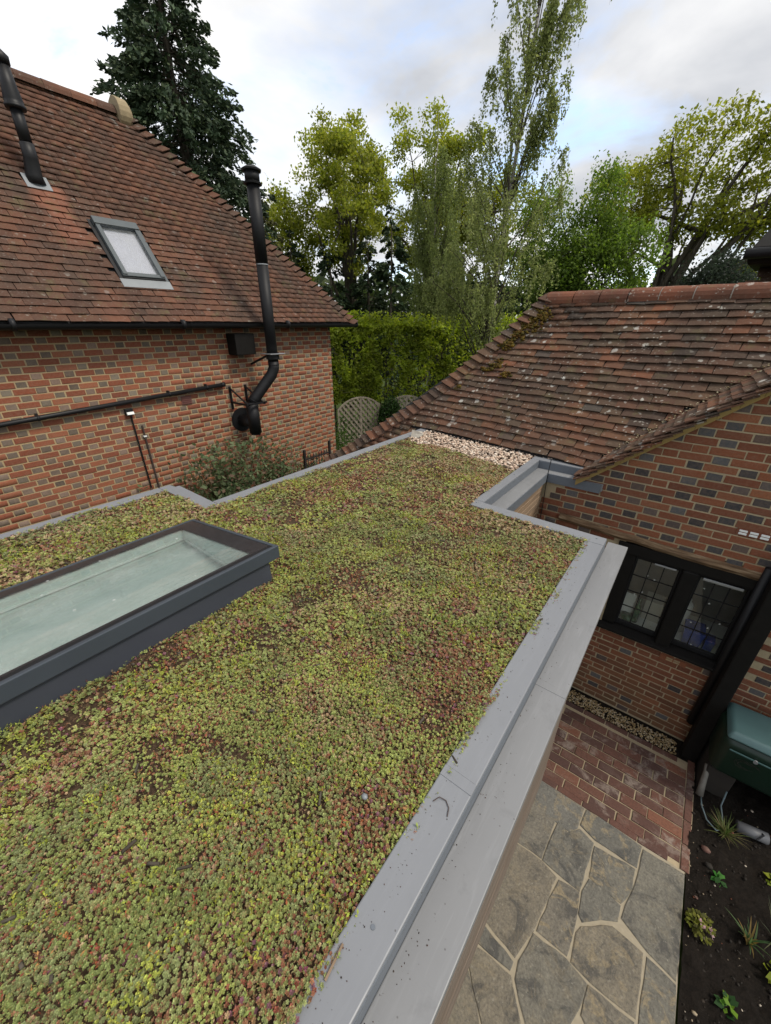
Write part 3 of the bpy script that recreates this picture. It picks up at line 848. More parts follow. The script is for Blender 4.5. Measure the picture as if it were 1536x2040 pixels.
wd = MB().box((-.145, YW + .0, 1.105), (-.028, YW + .12, 1.955)).build('window', M['black_timber'], gh, .006)
MB().box((.345, YW - .03, 1.08), (.465, YW + .12, 1.955)).build('mullion', M['black_timber'], wd, .012)
MB().box((.832, YW + .0, 1.105), (.90, YW + .12, 1.955)).build('jamb', M['black_timber'], wd, .006)
for x0, x1 in ((-.028, .345), (.465, .832)):
    z0, z1 = 1.105, 1.955
    f = .022
    yy = YW + .035
    MB().box((x0, yy, z0), (x0 + f, yy + .035, z1)).build('casement_stile', M['black_metal'], wd, .004)
    MB().box((x1 - f, yy, z0), (x1, yy + .035, z1)).build('casement_stile', M['black_metal'], wd, .004)
    MB().box((x0 + f, yy, z0), (x1 - f, yy + .035, z0 + .048)).build('casement_rail', M['black_metal'], wd, .004)
    MB().box((x0 + f, yy, z1 - .050), (x1 - f, yy + .035, z1)).build('casement_rail', M['black_metal'], wd, .004)
    gx0, gx1, gz0, gz1 = x0 + f, x1 - f, z0 + .048, z1 - .05
    for i in range(3):
        for j in range(4):
            w_, h_ = (gx1 - gx0) / 3, (gz1 - gz0) / 4
            a = MB().box((gx0 + i * w_ + .003, yy + .014, gz0 + j * h_ + .003), (gx0 + (i + 1) * w_ - .003, yy + .017, gz0 + (j + 1) * h_ - .003)).build('pane', M['glass_window'], wd)
    for i in (1, 2): MB().box((gx0 + i * w_ - .004, yy + .010, gz0), (gx0 + i * w_ + .004, yy + .021, gz1)).build('glazing_bar', M['black_metal'], wd)
    for j in (1, 2, 3): MB().box((gx0, yy + .0105, gz0 + j * h_ - .004), (gx1, yy + .0205, gz0 + j * h_ + .004)).build('glazing_bar', M['black_metal'], wd)
MB().box((.13, YW - .006, 1.912), (.30, YW + .003, 1.930)).build('casement_stay', M['galv'], wd, .003)
MB().box((.50, YW - .008, 1.905), (.78, YW + .003, 1.930)).build('casement_stay', M['galv'], wd, .003)
MB().box((.875, 3.80, 0), (1.0, 3.925, 2.35)).build('post', M['black_timber'], gh, .012)
MB().tube([(.855, 3.945, .35), (.855, 3.945, 2.2)], .034, 12).build('downpipe', M['black_plastic'], gh, smooth=True)
# room behind the window
rm = MB()
rm.box((-.6, 5.3, .4), (1.6, 5.32, 2.3)); rm.box((-.6, 4.23, .4), (-.58, 5.3, 2.3)); rm.box((1.58, 4.23, .4), (1.6, 5.3, 2.3)); rm.box((-.6, 4.23, 2.3), (1.6, 5.32, 2.32)); rm.box((-.6, 4.23, .38), (1.6, 5.32, .4))
simple('room_wall', (.42, .38, .32), .8, 0, .35, 5); rm.build('room', M['room_wall'], gh)
MB().box((-.3, 4.13, 1.02), (1.1, 4.75, 1.06)).build('worktop', M['white_paint'], gh, .004)
simple('green_glass', (.02, .10, .04), .15); simple('blue_tub', (.03, .06, .30), .4); simple('white_plastic', (.70, .70, .67), .45); simple('card', (.55, .52, .44), .8)
def item(name, mb, mat, label, cat, bevel=.004, smooth=False):
    return setp(mb.build(name, M[mat], None, bevel, smooth), label, cat)
item('storage_tub', MB().hexa([(.56, 4.18, 1.062), (.70, 4.18, 1.062), (.70, 4.36, 1.062), (.56, 4.36, 1.062)], [(.545, 4.165, 1.24), (.715, 4.165, 1.24), (.715, 4.375, 1.24), (.545, 4.375, 1.24)]), 'blue_tub', 'larger blue plastic tub on the worktop inside the leaded window', 'tub')
item('storage_tub', MB().hexa([(.735, 4.19, 1.062), (.80, 4.19, 1.062), (.80, 4.30, 1.062), (.735, 4.30, 1.062)], [(.728, 4.18, 1.19), (.807, 4.18, 1.19), (.807, 4.31, 1.19), (.728, 4.31, 1.19)]), 'blue_tub', 'smaller blue tub beside the larger one inside the leaded window', 'tub')
item('white_canister', MB().tube([(.50, 4.40, 1.062), (.50, 4.40, 1.38), (.50, 4.40, 1.40), (.50, 4.40, 1.41), (.50, 4.40, 1.45)], [.07, .07, .06, .04, .04], 16), 'white_plastic', 'white canister standing inside the right casement', 'canister', 0, True)
item('green_bottle', MB().tube([(.13, 4.24, 1.062), (.13, 4.24, 1.20), (.13, 4.24, 1.26), (.13, 4.24, 1.29), (.13, 4.24, 1.36)], [.035, .035, .028, .012, .012], 14), 'green_glass', 'green glass bottle on the worktop behind the left casement', 'bottle', 0, True)
item('green_bowl', MB().tube([(.07, 4.20, 1.062), (.07, 4.20, 1.08), (.07, 4.20, 1.13)], [.035, .055, .075], 16), 'green_glass', 'dark green bowl behind the left casement', 'bowl', 0, True)
item('leaning_card', MB().hexa([(-.06, 4.25, 1.062), (.09, 4.25, 1.062), (.09, 4.258, 1.062), (-.06, 4.258, 1.062)], [(-.06, 4.31, 1.34), (.09, 4.31, 1.34), (.09, 4.318, 1.34), (-.06, 4.318, 1.34)]), 'white_plastic', 'white board leaning inside the left casement', 'board', .002)
item('cardboard_box', MB().box((.18, 4.35, 1.062), (.34, 4.55, 1.30)), 'card', 'buff cardboard box inside the left casement', 'box')

# ---- main tiled slope of the gable house (seen over the far parapet)
E1 = Vector((-2.639, 4.442, 2.666)); NN = Vector((-.111, -.745, .658)).normalized()
UU = Vector((.989, -.148, 0)).normalized(); UU = (UU - NN * UU.dot(NN)).normalized()
VV = NN.cross(UU)
if VV.z < 0: VV = -VV
def uv(P): d = Vector(P) - E1; return d.dot(UU), d.dot(VV)
def xyz(u, v, w=0): return E1 + UU * u + VV * v + NN * w
TL = Vector((-1.689, 5.7, 4.252)); UT, VT = uv(TL)
V1 = uv((-.547, 4.215, 2.763)); V2 = uv((.447, 4.829, 3.627))
HIP = [uv(p) for p in ((-1.772, 5.735, 4.278), (-1.986, 5.505, 3.98), (-2.343, 5.213, 3.59), (-2.731, 4.903, 3.172), (-3.078, 4.677, 2.858), (-3.445, 4.493, 2.587), (-3.932, 4.237, 2.215), (-4.6, 3.92, 1.75))]
def hip_u(v):
    for (u0, v0), (u1, v1) in zip(HIP, HIP[1:]):
        if v <= v0 and v >= v1: return u0 + (u1 - u0) * (v0 - v) / (v0 - v1)
    return HIP[0][0] if v > HIP[0][1] else HIP[-1][0]
def val_u(v): return V1[0] + (V2[0] - V1[0]) * (v - V1[1]) / (V2[1] - V1[1])
NROW = 24; GA = VT / NROW; TW = .188
roof_m = MB()
def quadsurf(mb, P, th=.03):
    P = [Vector(p) for p in P]; nn = (P[1] - P[0]).cross(P[-1] - P[0]).normalized()
    n = len(P)
    mb.add(P + [p - nn * th for p in P], [tuple(range(n)), tuple(range(2 * n - 1, n - 1, -1))] + [(i, n + i, n + (i + 1) % n, (i + 1) % n) for i in range(n)])
vb = -.02
quadsurf(roof_m, [xyz(hip_u(vb), vb, -.008), xyz(2.2, vb, -.008), xyz(4.6, VT + .1, -.008), xyz(UT, VT, -.008)])
quadsurf(roof_m, [xyz(HIP[-1][0], HIP[-1][1], -.01), xyz(-.19, HIP[-1][1], -.01), xyz(-.19, vb, -.01), xyz(hip_u(vb), vb, -.01)])
hf = xyz(HIP[-1][0], HIP[-1][1], -.012); rd = xyz(UT, VT, -.012)
quadsurf(roof_m, [rd, rd + Vector((.6, 3.2, 0)), hf + Vector((.9, 6.5, 0)), hf])
mroof = roof_m.build('roof', M['dark_gap'], gh)
TM = tile_meshes(TW - .004, .155, M['tile_old'], 6, .034, .014, 31)
tp = []
for r_ in range(-6, NROW):
    v = r_ * GA
    sag = lambda u: .012 * math.sin(u * 1.7 + r_ * .21) + .006 * math.sin(u * 5 + r_)
    off = (TW / 2 if r_ % 2 else 0) + random.uniform(-.02, .02)
    for c_ in range(-16, 26):
        u = c_ * TW + off + random.uniform(-.004, .004)
        if u < hip_u(v + .05) + .02: continue
        if u > val_u(v + .03) + .06 or u > 3.9: continue
        if r_ < 0 and u > -.30: continue
        if r_ < 0 and xyz(u, v).z > 2.62 and u > -.25: continue
        m = frame_matrix(xyz(u, v + sag(u) * .6, sag(u) * .5), UU, VV, NN)
        tp.append((random.randrange(6), jit(m, .003, .022)))
lay(tp, TM, mroof, 'tile', 'tiles', 300)
# bonnet hip tiles
def bonnet(P, down, a_dir, b_dir, nrm, size, mat, parent, n=8):
    V = []; L = size * .92
    for k in range(2):
        for j in range(3):
            s_ = j / 2
            for i in range(n + 1):
                a = -1 + 2 * i / n
                side = a_dir if a < 0 else b_dir
                w_ = size * (.62 + .28 * s_)
                lift = .060 * (1 - abs(a)) ** .8 + .048 * s_ + .020 * abs(a) ** 3 * s_
                q = P + down * (L * s_ - abs(a) * size * .30) + side * (abs(a) * w_) + nrm * (lift - (.014 if k else 0))
                V.append(q)
    m = n + 1; F = []
    for j in range(2):
        for i in range(n): F.append((j * m + i, j * m + i + 1, (j + 1) * m + i + 1, (j + 1) * m + i))
    for i in range(n): F.append((2 * m + i, 2 * m + i + 1, 5 * m + i + 1, 5 * m + i))
    for j in range(2):
        F.append((j * m, (j + 1) * m, (j + 4) * m, (j + 3) * m)); F.append((j * m + n, (j + 3) * m + n, (j + 4) * m + n, (j + 1) * m + n))
    return MB().add(V, F).build('bonnet_tile', mat, parent)
hp = [xyz(u, v) for u, v in HIP]
tot = 0; seg = []
for a, b in zip(hp, hp[1:]): seg.append((a, b, (b - a).length)); tot += (b - a).length
s_ = .03; kk = 0
while s_ < tot - .5:
    acc = 0
    for a, b, l in seg:
        if s_ <= acc + l: break
        acc += l
    P = a + (b - a) * ((s_ - acc) / l); dn = (b - a).normalized()
    right = (UU - dn * UU.dot(dn)).normalized()
    lef = Vector((-.55, .62, -.55)); lef = (lef - dn * lef.dot(dn)).normalized()
    nrm = (NN + Vector((-.5, .15, .55))).normalized()
    bonnet(P + nrm * .004, (dn + Vector([random.uniform(-.04, .04) for _ in range(3)])).normalized(), lef, right, nrm, .158 * random.uniform(.93, 1.08), M['tile_old'], mroof)
    s_ += .118
# ridge tiles
u = UT - .10; k = 0
while u < 3.6:
    L = .30 if k else .34
    V = []; n = 10
    c0, c1 = xyz(u, VT, 0), xyz(u + L - .012, VT, 0)
    ax = UU; nn = Vector((0, 0, 1)); sd = ax.cross(nn).normalized()
    for ring_, c_, rr in ((0, c0, .118), (1, c1, .112)):
        for o_ in (0, .014):
            for i in range(n + 1):
                a = math.pi * (-.06 + 1.12 * i / n)
                V.append(c_ + sd * (math.cos(a) * (rr - o_)) + nn * (math.sin(a) * (rr - o_) - .055))
    m = n + 1; F = []
    for i in range(n):
        F += [(i, i + 1, 2 * m + i + 1, 2 * m + i), (m + i, 3 * m + i, 3 * m + i + 1, m + i + 1), (i, m + i, m + i + 1, i + 1), (2 * m + i, 2 * m + i + 1, 3 * m + i + 1, 3 * m + i)]
    F += [(0, 2 * m, 3 * m, m), (n, m + n, 3 * m + n, 2 * m + n)]
    MB().add(V, F).build('ridge_tile', M['tile_ridge'], mroof)
    if k > 2:
        MB().tube([c1 - nn * .055, c1 + ax * .012 - nn * .055], .108, 16).build('ridge_joint', M['tile_mortar'], mroof)
    u += L; k += 1
# moss on the slope
mp = []
for cu, cv, n_, sp_ in ((.62, 1.86, 90, .07), (.55, 1.66, 120, .09), (.50, 1.50, 70, .07), (.42, 1.36, 90, .05), (.44, 1.05, 45, .05), (.62, .93, 25, .03), (.05, .66, 16, .03), (.33, .97, 20, .05), (.70, 1.78, 70, .06)):
    for q in range(n_):
        mp.append(xyz(cu + random.gauss(0, sp_), cv + random.gauss(0, sp_ * .6), random.uniform(.022, .045))[:])
ms = pebbles('moss', np.array(mp), .022, [(.17, .115, .018), (.22, .15, .022), (.12, .10, .022), (.15, .085, .018)], M['leaf'], 'brown-green moss cushions growing on the old tiles', flat=.75)

# ---- gable slope with its verge
PZ = lambda x: 2.70 + .869 * (x + .60)
SL = Vector((1, 0, .869)).normalized(); SN = Vector((-.869, 0, 1)).normalized(); SU = Vector((0, 1, 0))
gs = MB()
q0, q1 = -.70, 2.6
gs.add([(q0, 3.98, PZ(q0) - .015), (q1, 3.98, PZ(q1) - .015), (q1, 6.2, PZ(q1) - .015), (q0 + .1, 4.25, PZ(q0 + .1) - .015)], [(0, 3, 2, 1)])
gslope = gs.build('gable_roof', M['dark_gap'], gh)
# verge bedding: ochre mortar and undercloak slips
bd = MB()
n_ = 24
for i in range(n_):
    x0 = -.70 + i * .11; x1 = x0 + .108
    w = .03 + .012 * math.sin(i * 2.1)
    bd.hexa([(x0, 3.955, PZ(x0) - .085), (x1, 3.955, PZ(x1) - .085), (x1, 4.03, PZ(x1) - .085), (x0, 4.03, PZ(x0) - .085)], [(x0, 3.945, PZ(x0) - .02), (x1, 3.945, PZ(x1) - .02), (x1, 4.03, PZ(x1) - .02), (x0, 4.03, PZ(x0) - .02)])
simple('ochre_bed', (.34, .235, .085), .95, 0, .35, 9, .5)
bd.build('verge_bedding', M['ochre_bed'], gslope)
GT = tile_meshes(.165, .15, M['tile_old'], 4, .034, .013, 41)
gt = []
for r_ in range(0, 30):
    s0 = -.13 + r_ * .078
    P0 = Vector((-.60, 0, PZ(-.60))) + SL * s0
    # valley depth at this height
    zt = P0.z
    yv = 4.215 + (zt - 2.763) * (4.829 - 4.215) / (3.627 - 2.763)
    y = 3.905 + .085 + (.05 if r_ % 2 else 0)
    while y < yv + .12:
        m = frame_matrix(Vector((P0.x, y, P0.z)), -SU, SL, SN)
        gt.append((random.randrange(4), jit(m, .003, .03)))
        y += .170
    # undercloak slip under the verge tile
    m = frame_matrix(Vector((P0.x, 3.965, P0.z - .034)), -SU, SL, SN)
    gt.append((random.randrange(4), jit(m, .004, .05)))
lay(gt, GT, gslope, 'tile', 'tiles', 300)
vmort = []
for i in range(260):
    f = random.random(); p_ = Vector((-.547, 4.215, 2.763)).lerp(Vector((.75, 5.02, 3.89)), f) + Vector((random.gauss(0, .02), random.gauss(0, .02), .03 + random.uniform(0, .015)))
    vmort.append(p_[:])
pebbles('valley_debris', np.array(vmort), .009, [(.40, .34, .22), (.30, .24, .14), (.16, .12, .06), (.5, .45, .3)], M['stone_bits'], 'crumbled mortar and leaf debris lying in the roof valley')
# walls that carry the main slope (mostly hidden)
MB().box((-3.6, 5.6, 0), (3.0, 7.4, 2.45)).build('rear_wall', M['brick_brown'], gh)

# ---- higher roof behind the ridge, at the right edge
nh = thing('upper_house_roof', (1.2, 7.5, 3.5), 'corner of a higher tiled roof with black eaves above the ridge', 'roof')
hr = MB()
A = Vector((.20, 7.3, 4.35)); B = Vector((.62, 7.3, 5.0))
hb = MB(); quadsurf(hb, [(.12, 7.32, 4.2), (3.2, 7.32, 4.2), (3.2, 7.9, 5.1), (.66, 7.9, 5.1)], .04)
hbo = hb.build('lower_slope', M['dark_gap'], nh)
hu = Vector((1, 0, 0)); hv = Vector((0, .6, .9)).normalized(); hn = hu.cross(hv)
ht = []
for r_ in range(11):
    for c_ in range(0, 16):
        x = .10 + c_ * .185 + (.09 if r_ % 2 else 0) + r_ * .05
        ht.append((random.randrange(6), jit(frame_matrix(Vector((x, 7.30, 4.18)) + hv * (r_ * .09), hu, hv, hn), .003, .02)))
lay(ht, TM, hbo, 'tile', 'tiles', 300)
MB().hexa([(.06, 7.0, 4.60), (3.2, 7.0, 4.60), (3.2, 8.2, 4.62), (.18, 8.2, 4.62)], [(.02, 6.95, 4.75), (3.2, 6.95, 4.75), (3.2, 8.2, 4.78), (.10, 8.2, 4.78)]).build('eaves_board', M['black_timber'], nh, .02)
MB().hexa([(.05, 6.92, 4.76), (3.2, 6.92, 4.76), (3.2, 8.2, 4.80), (.12, 8.2, 4.80)], [(.32, 7.5, 5.25), (3.2, 7.5, 5.25), (3.2, 8.2, 5.5), (.35, 8.2, 5.5)]).build('upper_slope', M['black_timber'], nh, .02)
MB().tube([(.0, 6.88, 4.70), (3.2, 6.88, 4.70)], .055, 12).build('gutter', M['black_plastic'], nh, smooth=True)

# ------------------------------------------------------------------ long brick house on the left
lh = thing('brick_house', (-8.5, 2.5, 0), 'long red brick house with grey headers and a steep hipped clay tile roof', 'house')
XW, YC, EZ = -6.25, 6.22, 3.94
lw = MB().box((-10.7, -2.5, 0), (XW - .0045, YC - .004, 3.93)).build('wall', M['mortar_pale'], lh)
LB = brick_meshes(.2035, .063, M['brick_red'], 4, .05, 51) + brick_meshes(.0965, .063, M['brick_grey'], 4, .05, 52)
R90 = Matrix.Rotation(math.pi / 2, 4, 'Z')
lp = []; PER2, H2 = .328, .0775
for r_ in range(51):
    z = 2.82 + (r_ - 36) * H2
    if z < .03 or z > 3.9: continue
    ph = .869 if (r_ - 36) % 2 == 0 else 1.036
    for k in range(-8, 18):
        for kind, off, w in ((0, .1035, .2065), (1, .267, .0995)):
            y = ph + k * PER2 + off + random.uniform(-.003, .003)
            sx = 1.0
            if y < -1.2 or y - w / 2 > YC - .03: continue
            if y + w / 2 > YC: sx = (YC - (y - w / 2)) / w; y = YC - w * sx / 2
            v = (4 + random.randrange(4)) if kind and random.random() < .95 else (random.randrange(4) if not kind else 4)
            if kind == 0 and random.random() < .02: v = random.randrange(4)
            lp.append((v, Matrix.Translation((XW + random.uniform(-.002, .002), y, z + random.uniform(-.002, .002))) @ R90 @ Matrix.Rotation(random.uniform(-.012, .012), 4, 'Y') @ Matrix.Diagonal((sx, 1, 1, 1))))
lay(lp, LB, lw, 'brick', 'bricks', 300, lambda p: p.z > 1.68 and p.z < 3.7 and p.y > .8)
# roof
PT = math.radians(51); ct, st2 = math.cos(PT), math.sin(PT)
LV = Vector((-ct, 0, st2)); LN = Vector((st2, 0, ct)); LU = Vector((0, 1, 0))
X0 = -6.0
def lx(u, v, w=0): return Vector((X0, u, EZ)) + LV * v + LN * w
VR = 3.81; YR, YF = 3.97, 6.63
rz = EZ + VR * st2; rx = X0 - VR * ct
rf = MB()
quadsurf(rf, [lx(-2.6, 0, -.012), lx(YF, 0, -.012), lx(YR, VR, -.012), lx(-2.6, VR, -.012)])
quadsurf(rf, [lx(YF, 0, -.012), Vector((2 * rx - X0, YF, EZ)), Vector((rx, YR, rz - .012))])
quadsurf(rf, [Vector((rx, -2.6, rz)), Vector((rx, YR, rz)), Vector((2 * rx - X0, YF, EZ)), Vector((2 * rx - X0, -2.6, EZ))])
lroof = rf.build('roof', M['dark_gap'], lh)
LT = tile_meshes(.1615, .17, M['tile_house'], 6, .032, .013, 61)
tp = []; GL = .1003
RWu, RWv = (2.60, 3.14), (.68, 1.53)
for r_ in range(38):
    v = r_ * GL
    yh = YF + (YR - YF) * (v + .05) / VR
    off = .0825 if r_ % 2 else 0
    for c_ in range(-8, 42):
        u = c_ * .165 + off + random.uniform(-.004, .004)
        if u > yh - .03: continue
        if RWu[0] - .06 < u < RWu[1] + .06 and RWv[0] - .16 < v < RWv[1] - .03: continue
        if 2.13 < u < 2.29 and 1.93 < v < 2.18: continue
        wv = .006 * math.sin(u * 2.3 + r_ * .3)
        m = frame_matrix(lx(u, v + wv, .003 * math.sin(u * 1.3 + r_ * .17)), LU, LV, LN)
        tp.append((random.randrange(6), jit(m, .0025, .018)))
lay(tp, LT, lroof, 'tile', 'tiles', 300)
# hip bonnets and ridge
a, b = Vector((rx, YR, rz)), Vector((X0, YF, EZ))
dn = (b - a).normalized(); L_ = (b - a).length
lef = (LU * -1 - dn * (LU * -1).dot(dn)).normalized()
bk = Vector((-1, 0, 0)); bk = (bk - dn * bk.dot(dn) + Vector((0, 0, -.25))).normalized()
nrm = (LN + Vector((-.25, .6, .5))).normalized()
s_ = .12
while s_ < L_ - .02:
    P = a + dn * s_
    bonnet(P + nrm * .012, (dn + Vector([random.uniform(-.03, .03) for _ in range(3)])).normalized(), bk, lef, nrm, .135, M['tile_house'], lroof, 6)
    s_ += .128
k = 0; y = YR - .05
while y > -2.4:
    L = .32; V = []; n = 8
    for yy in (y, y - L + .004):
        for i in range(n + 1):
            an = math.pi * i / n
            V.append((rx + math.cos(an) * .13, yy, rz - .05 + math.sin(an) * .13 + random.uniform(-.004, .004)))
    MB().add(V, [(i, i + 1, n + 2 + i, n + 1 + i) for i in range(n)]).build('ridge_tile', M['tile_house'], lroof)
    y -= L
fn = MB()
for q, (rr, yy) in enumerate(((.20, 0), (.165, .035), (.13, .06), (.09, .08))):
    fn.tube([(rx + .03, YR - .10 + yy * .5, rz - .02), (rx + .03, YR + .06 + yy, rz - .02)], [rr, rr * .96], 20)
fn.build('ridge_finial', M['stone_finial'], lroof, .006, seg=1)
# eaves
MB().box((-6.24, -2.5, 3.885), (-6.02, YF - .05, 3.90)).build('soffit', M['black_timber'], lh)
gt_ = []
gm = MB(); V = []; n = 8
ys = [-2.5, 1.2, 1.21, 3.05, 3.06, 4.9, 4.91, YF + .05]
for yy in ys:
    for i in range(n + 1):
        an = math.pi + math.pi * i / n; V.append((-5.955 + math.cos(an) * .058, yy, 3.925 + math.sin(an) * .058))
gm.add(V, [(j * (n + 1) + i, j * (n + 1) + i + 1, (j + 1) * (n + 1) + i + 1, (j + 1) * (n + 1) + i) for j in range(len(ys) - 1) for i in range(n)])
gut = gm.build('gutter', M['black_plastic'], lh, smooth=True)
for yy in (1.2, 3.05, 4.9):
    MB().tube([(-5.955, yy - .02, 3.92), (-5.955, yy + .02, 3.92)], .064, 14).build('gutter_bracket', M['black_plastic'], gut, smooth=True)
MB().tube([(-5.955, YF + .05, 3.915), (-5.955, YF + .065, 3.915)], .06, 12).build('gutter_end', M['black_plastic'], gut)
MB().box((-6.045, -2.5, 3.875), (-6.015, YF - .05, 3.93)).build('fascia', M['black_timber'], lh)
# roof window
def rbox(mb, u0, u1, v0, v1, w0, w1):
    return mb.hexa([lx(u0, v0, w0), lx(u1, v0, w0), lx(u1, v1, w0), lx(u0, v1, w0)], [lx(u0, v0, w1), lx(u1, v0, w1), lx(u1, v1, w1), lx(u0, v1, w1)])
u0, u1 = RWu; v0, v1 = RWv
rw = rbox(MB(), u0, u0 + .055, v0, v1, .0, .085).build('roof_window', M['frame_grey'], lh, .006)
rbox(MB(), u1 - .055, u1, v0, v1, .0, .085).build('frame_stile', M['frame_grey'], rw, .006)
rbox(MB(), u0 - .01, u1 + .01, v1 - .09, v1 + .02, .0, .10).build('frame_hood', M['frame_grey'], rw, .008)
rbox(MB(), u0 - .005, u1 + .005, v0 - .012, v0 + .045, .0, .07).build('frame_rail', M['frame_grey'], rw, .006)
rbox(MB(), u0 - .01, u1 + .01, v0 - .03, v0 - .013, .0, .05).build('frame_shadow_rail', M['black_plastic'], rw, .004)
rbox(MB(), u0 + .056, u1 - .056, v0 + .046, v1 - .091, .045, .049).build('glass', M['glass_skylight'], rw)
rbox(MB(), u0 + .056, u1 - .056, v0 + .046, v1 - .091, .0, .012).build('blind', M['white_paint'], rw)
rbox(MB(), u0 - .055, u1 + .055, v0 - .16, v0 - .031, .028, .036).build('apron_flashing', M['lead'], rw, .002)
rbox(MB(), u0 - .05, u0 - .001, v0 - .03, v1 + .02, .0, .035).build('side_flashing', M['black_plastic'], rw, .003)
rbox(MB(), u1 + .001, u1 + .05, v0 - .03, v1 + .02, .0, .035).build('side_flashing', M['frame_grey'], rw, .003)
# vent through the slope
vp = thing('roof_vent', lx(2.2, 2.05), 'black vent pipe with a flared cowl coming through the left roof', 'vent pipe')
rbox(MB(), 2.08, 2.34, 1.90, 2.10, .03, .038).build('flashing_plate', M['lead'], vp, .002)
c0 = lx(2.21, 2.02, .0)
MB().tube([c0 + LV * -.02, c0 + LN * .06 + LV * .06, c0 + LN * .10 + Vector((0, 0, .17)), c0 + LN * .11 + Vector((0, 0, .30))], [.10, .085, .075, .072], 16).build('base_sleeve', M['black_plastic'], vp, smooth=True)
pt = c0 + LN * .11
MB().tube([pt + Vector((0, 0, .29)), pt + Vector((0, 0, .62))], .062, 16).build('pipe', M['black_plastic'], vp, smooth=True)
MB().tube([pt + Vector((0, 0, .60)), pt + Vector((0, 0, .63)), pt + Vector((0, 0, .635)), pt + Vector((0, 0, .67)), pt + Vector((0, 0, .80)), pt + Vector((0, 0, .98))], [.10, .105, .09, .095, .075, .06], 18).build('cowl', M['black_plastic'], vp, smooth=True)
MB().tube([pt + Vector((0, 0, .98)), pt + Vector((0, 0, 1.05)), pt + Vector((0, 0, 1.10))], [.075, .08, .03], 18).build('cap', M['black_plastic'], vp, smooth=True)

# flue on the wall
FX, FY = -5.76, 4.36
fl = thing('flue_pipe', (FX, FY, 2.2), 'tall black metal flue climbing the brick wall past the gutter', 'flue')
MB().tube([(FX, FY, 3.34), (FX, FY, 4.75)], .088, 24).build('pipe', M['black_metal'], fl, smooth=True)
MB().tube([(FX, FY, 4.7505), (FX, FY, 5.70)], .090, 24).build('pipe', M['black_metal'], fl, smooth=True)
MB().tube([(FX, FY, 4.735), (FX, FY, 4.748)], .0915, 24).build('band', M['galv'], fl)
MB().tube([(FX, FY, 5.70), (FX, FY, 5.72), (FX, FY, 5.73)], [.125, .13, .105], 24).build('collar', M['black_metal'], fl, smooth=False)
MB().tube([(FX, FY, 5.725), (FX, FY, 5.85)], .102, 24).build('terminal', M['black_metal'], fl, smooth=True)
MB().tube([(FX, FY, 5.85), (FX, FY, 5.87), (FX, FY, 5.90)], [.13, .135, .08], 24).build('rain_cap', M['black_metal'], fl)
el = [(FX, FY, 3.36), (FX, FY, 3.26), (FX - .02, FY - .05, 3.15), (FX - .06, FY - .20, 2.99), (FX - .11, FY - .37, 2.80), (FX - .13, FY - .43, 2.72)]
MB().tube(el, .089, 24).build('elbow', M['black_metal'], fl, smooth=True)
for p_, q_ in ((0, 1), (2, 3), (4, 5)):
    A_, B_ = Vector(el[p_]), Vector(el[q_]); c_ = A_.lerp(B_, .5); d_ = (B_ - A_).normalized() * .006
    MB().tube([c_ - d_, c_ + d_], .0925, 24).build('band', M['black_plastic'], fl)
TX, TY = FX - .13, FY - .44
MB().tube([(TX, TY, 2.74), (TX, TY, 2.22)], .100, 24).build('tee', M['black_metal'], fl, smooth=True)
MB().tube([(TX, TY, 2.22), (TX, TY, 2.19)], .08, 24).build('tee_cap', M['black_metal'], fl, smooth=True)
MB().tube([(XW + .005, TY, 2.40), (XW + .014, TY, 2.40)], .205, 32).build('wall_plate', M['black_metal'], fl)
MB().tube([(XW + .01, TY, 2.40), (TX, TY, 2.40)], .098, 24).build('branch', M['black_metal'], fl, smooth=True)
br = MB()
for s_ in (-1, 1):
    br.bar((XW + .01, TY + s_ * .15, 2.72), (TX + .16, TY + s_ * .15, 2.72), .03, .03)
    br.bar((XW + .015, TY + s_ * .15, 2.98), (XW + .015, TY + s_ * .15, 2.60), .03, .03)
    br.bar((XW + .02, TY + s_ * .15, 2.95), (TX + .10, TY + s_ * .15, 2.735), .02, .02)
br.bar((TX + .15, TY - .2, 2.735), (TX + .15, TY + .2, 2.735), .02, .03)
br.build('bracket', M['black_metal'], fl)
MB().tube([(FX, FY, 3.40), (FX, FY, 3.50)], .108, 24).build('clamp', M['black_metal'], fl)
MB().box((FX - .15, FY - .14, 3.475), (FX + .14, FY + .16, 3.49)).build('support_plate', M['galv'], fl, .002)
MB().bar((XW + .01, FY - .10, 3.30), (FX - .10, FY - .03, 3.45), .03, .03).build('strut', M['black_metal'], fl)
MB().box((XW - .0, 3.86, 3.47), (-6.0, 4.22, 3.79)).build('support_box', M['black_timber'], fl, .01)
# waste pipe
wp = thing('waste_pipe', (XW + .06, 2.2, 2.95), 'black waste pipe running slightly downhill along the brick wall', 'pipe')
wy = lambda y: 2.886 + (y - .816) * (.143 / 2.843)
MB().tube([(XW + .06, -1.2, wy(-1.2)), (XW + .06, 3.62, wy(3.62))], .030, 14).build('pipe', M['black_plastic'], wp, smooth=True)
for y in (.2, 1.16, 2.75, 3.35):
    MB().tube([(XW + .06, y - .012, wy(y)), (XW + .06, y + .012, wy(y))], .036, 14).build('clip', M['black_plastic'], wp, smooth=True)
    MB().box((XW, y - .012, wy(y) + .02), (XW + .05, y + .012, wy(y) + .05)).build('clip_foot', M['black_plastic'], wp)
MB().tube([(XW + .06, 3.60, wy(3.60)), (XW + .06, 3.66, wy(3.66))], .037, 14).build('end_socket', M['black_plastic'], wp, smooth=True)
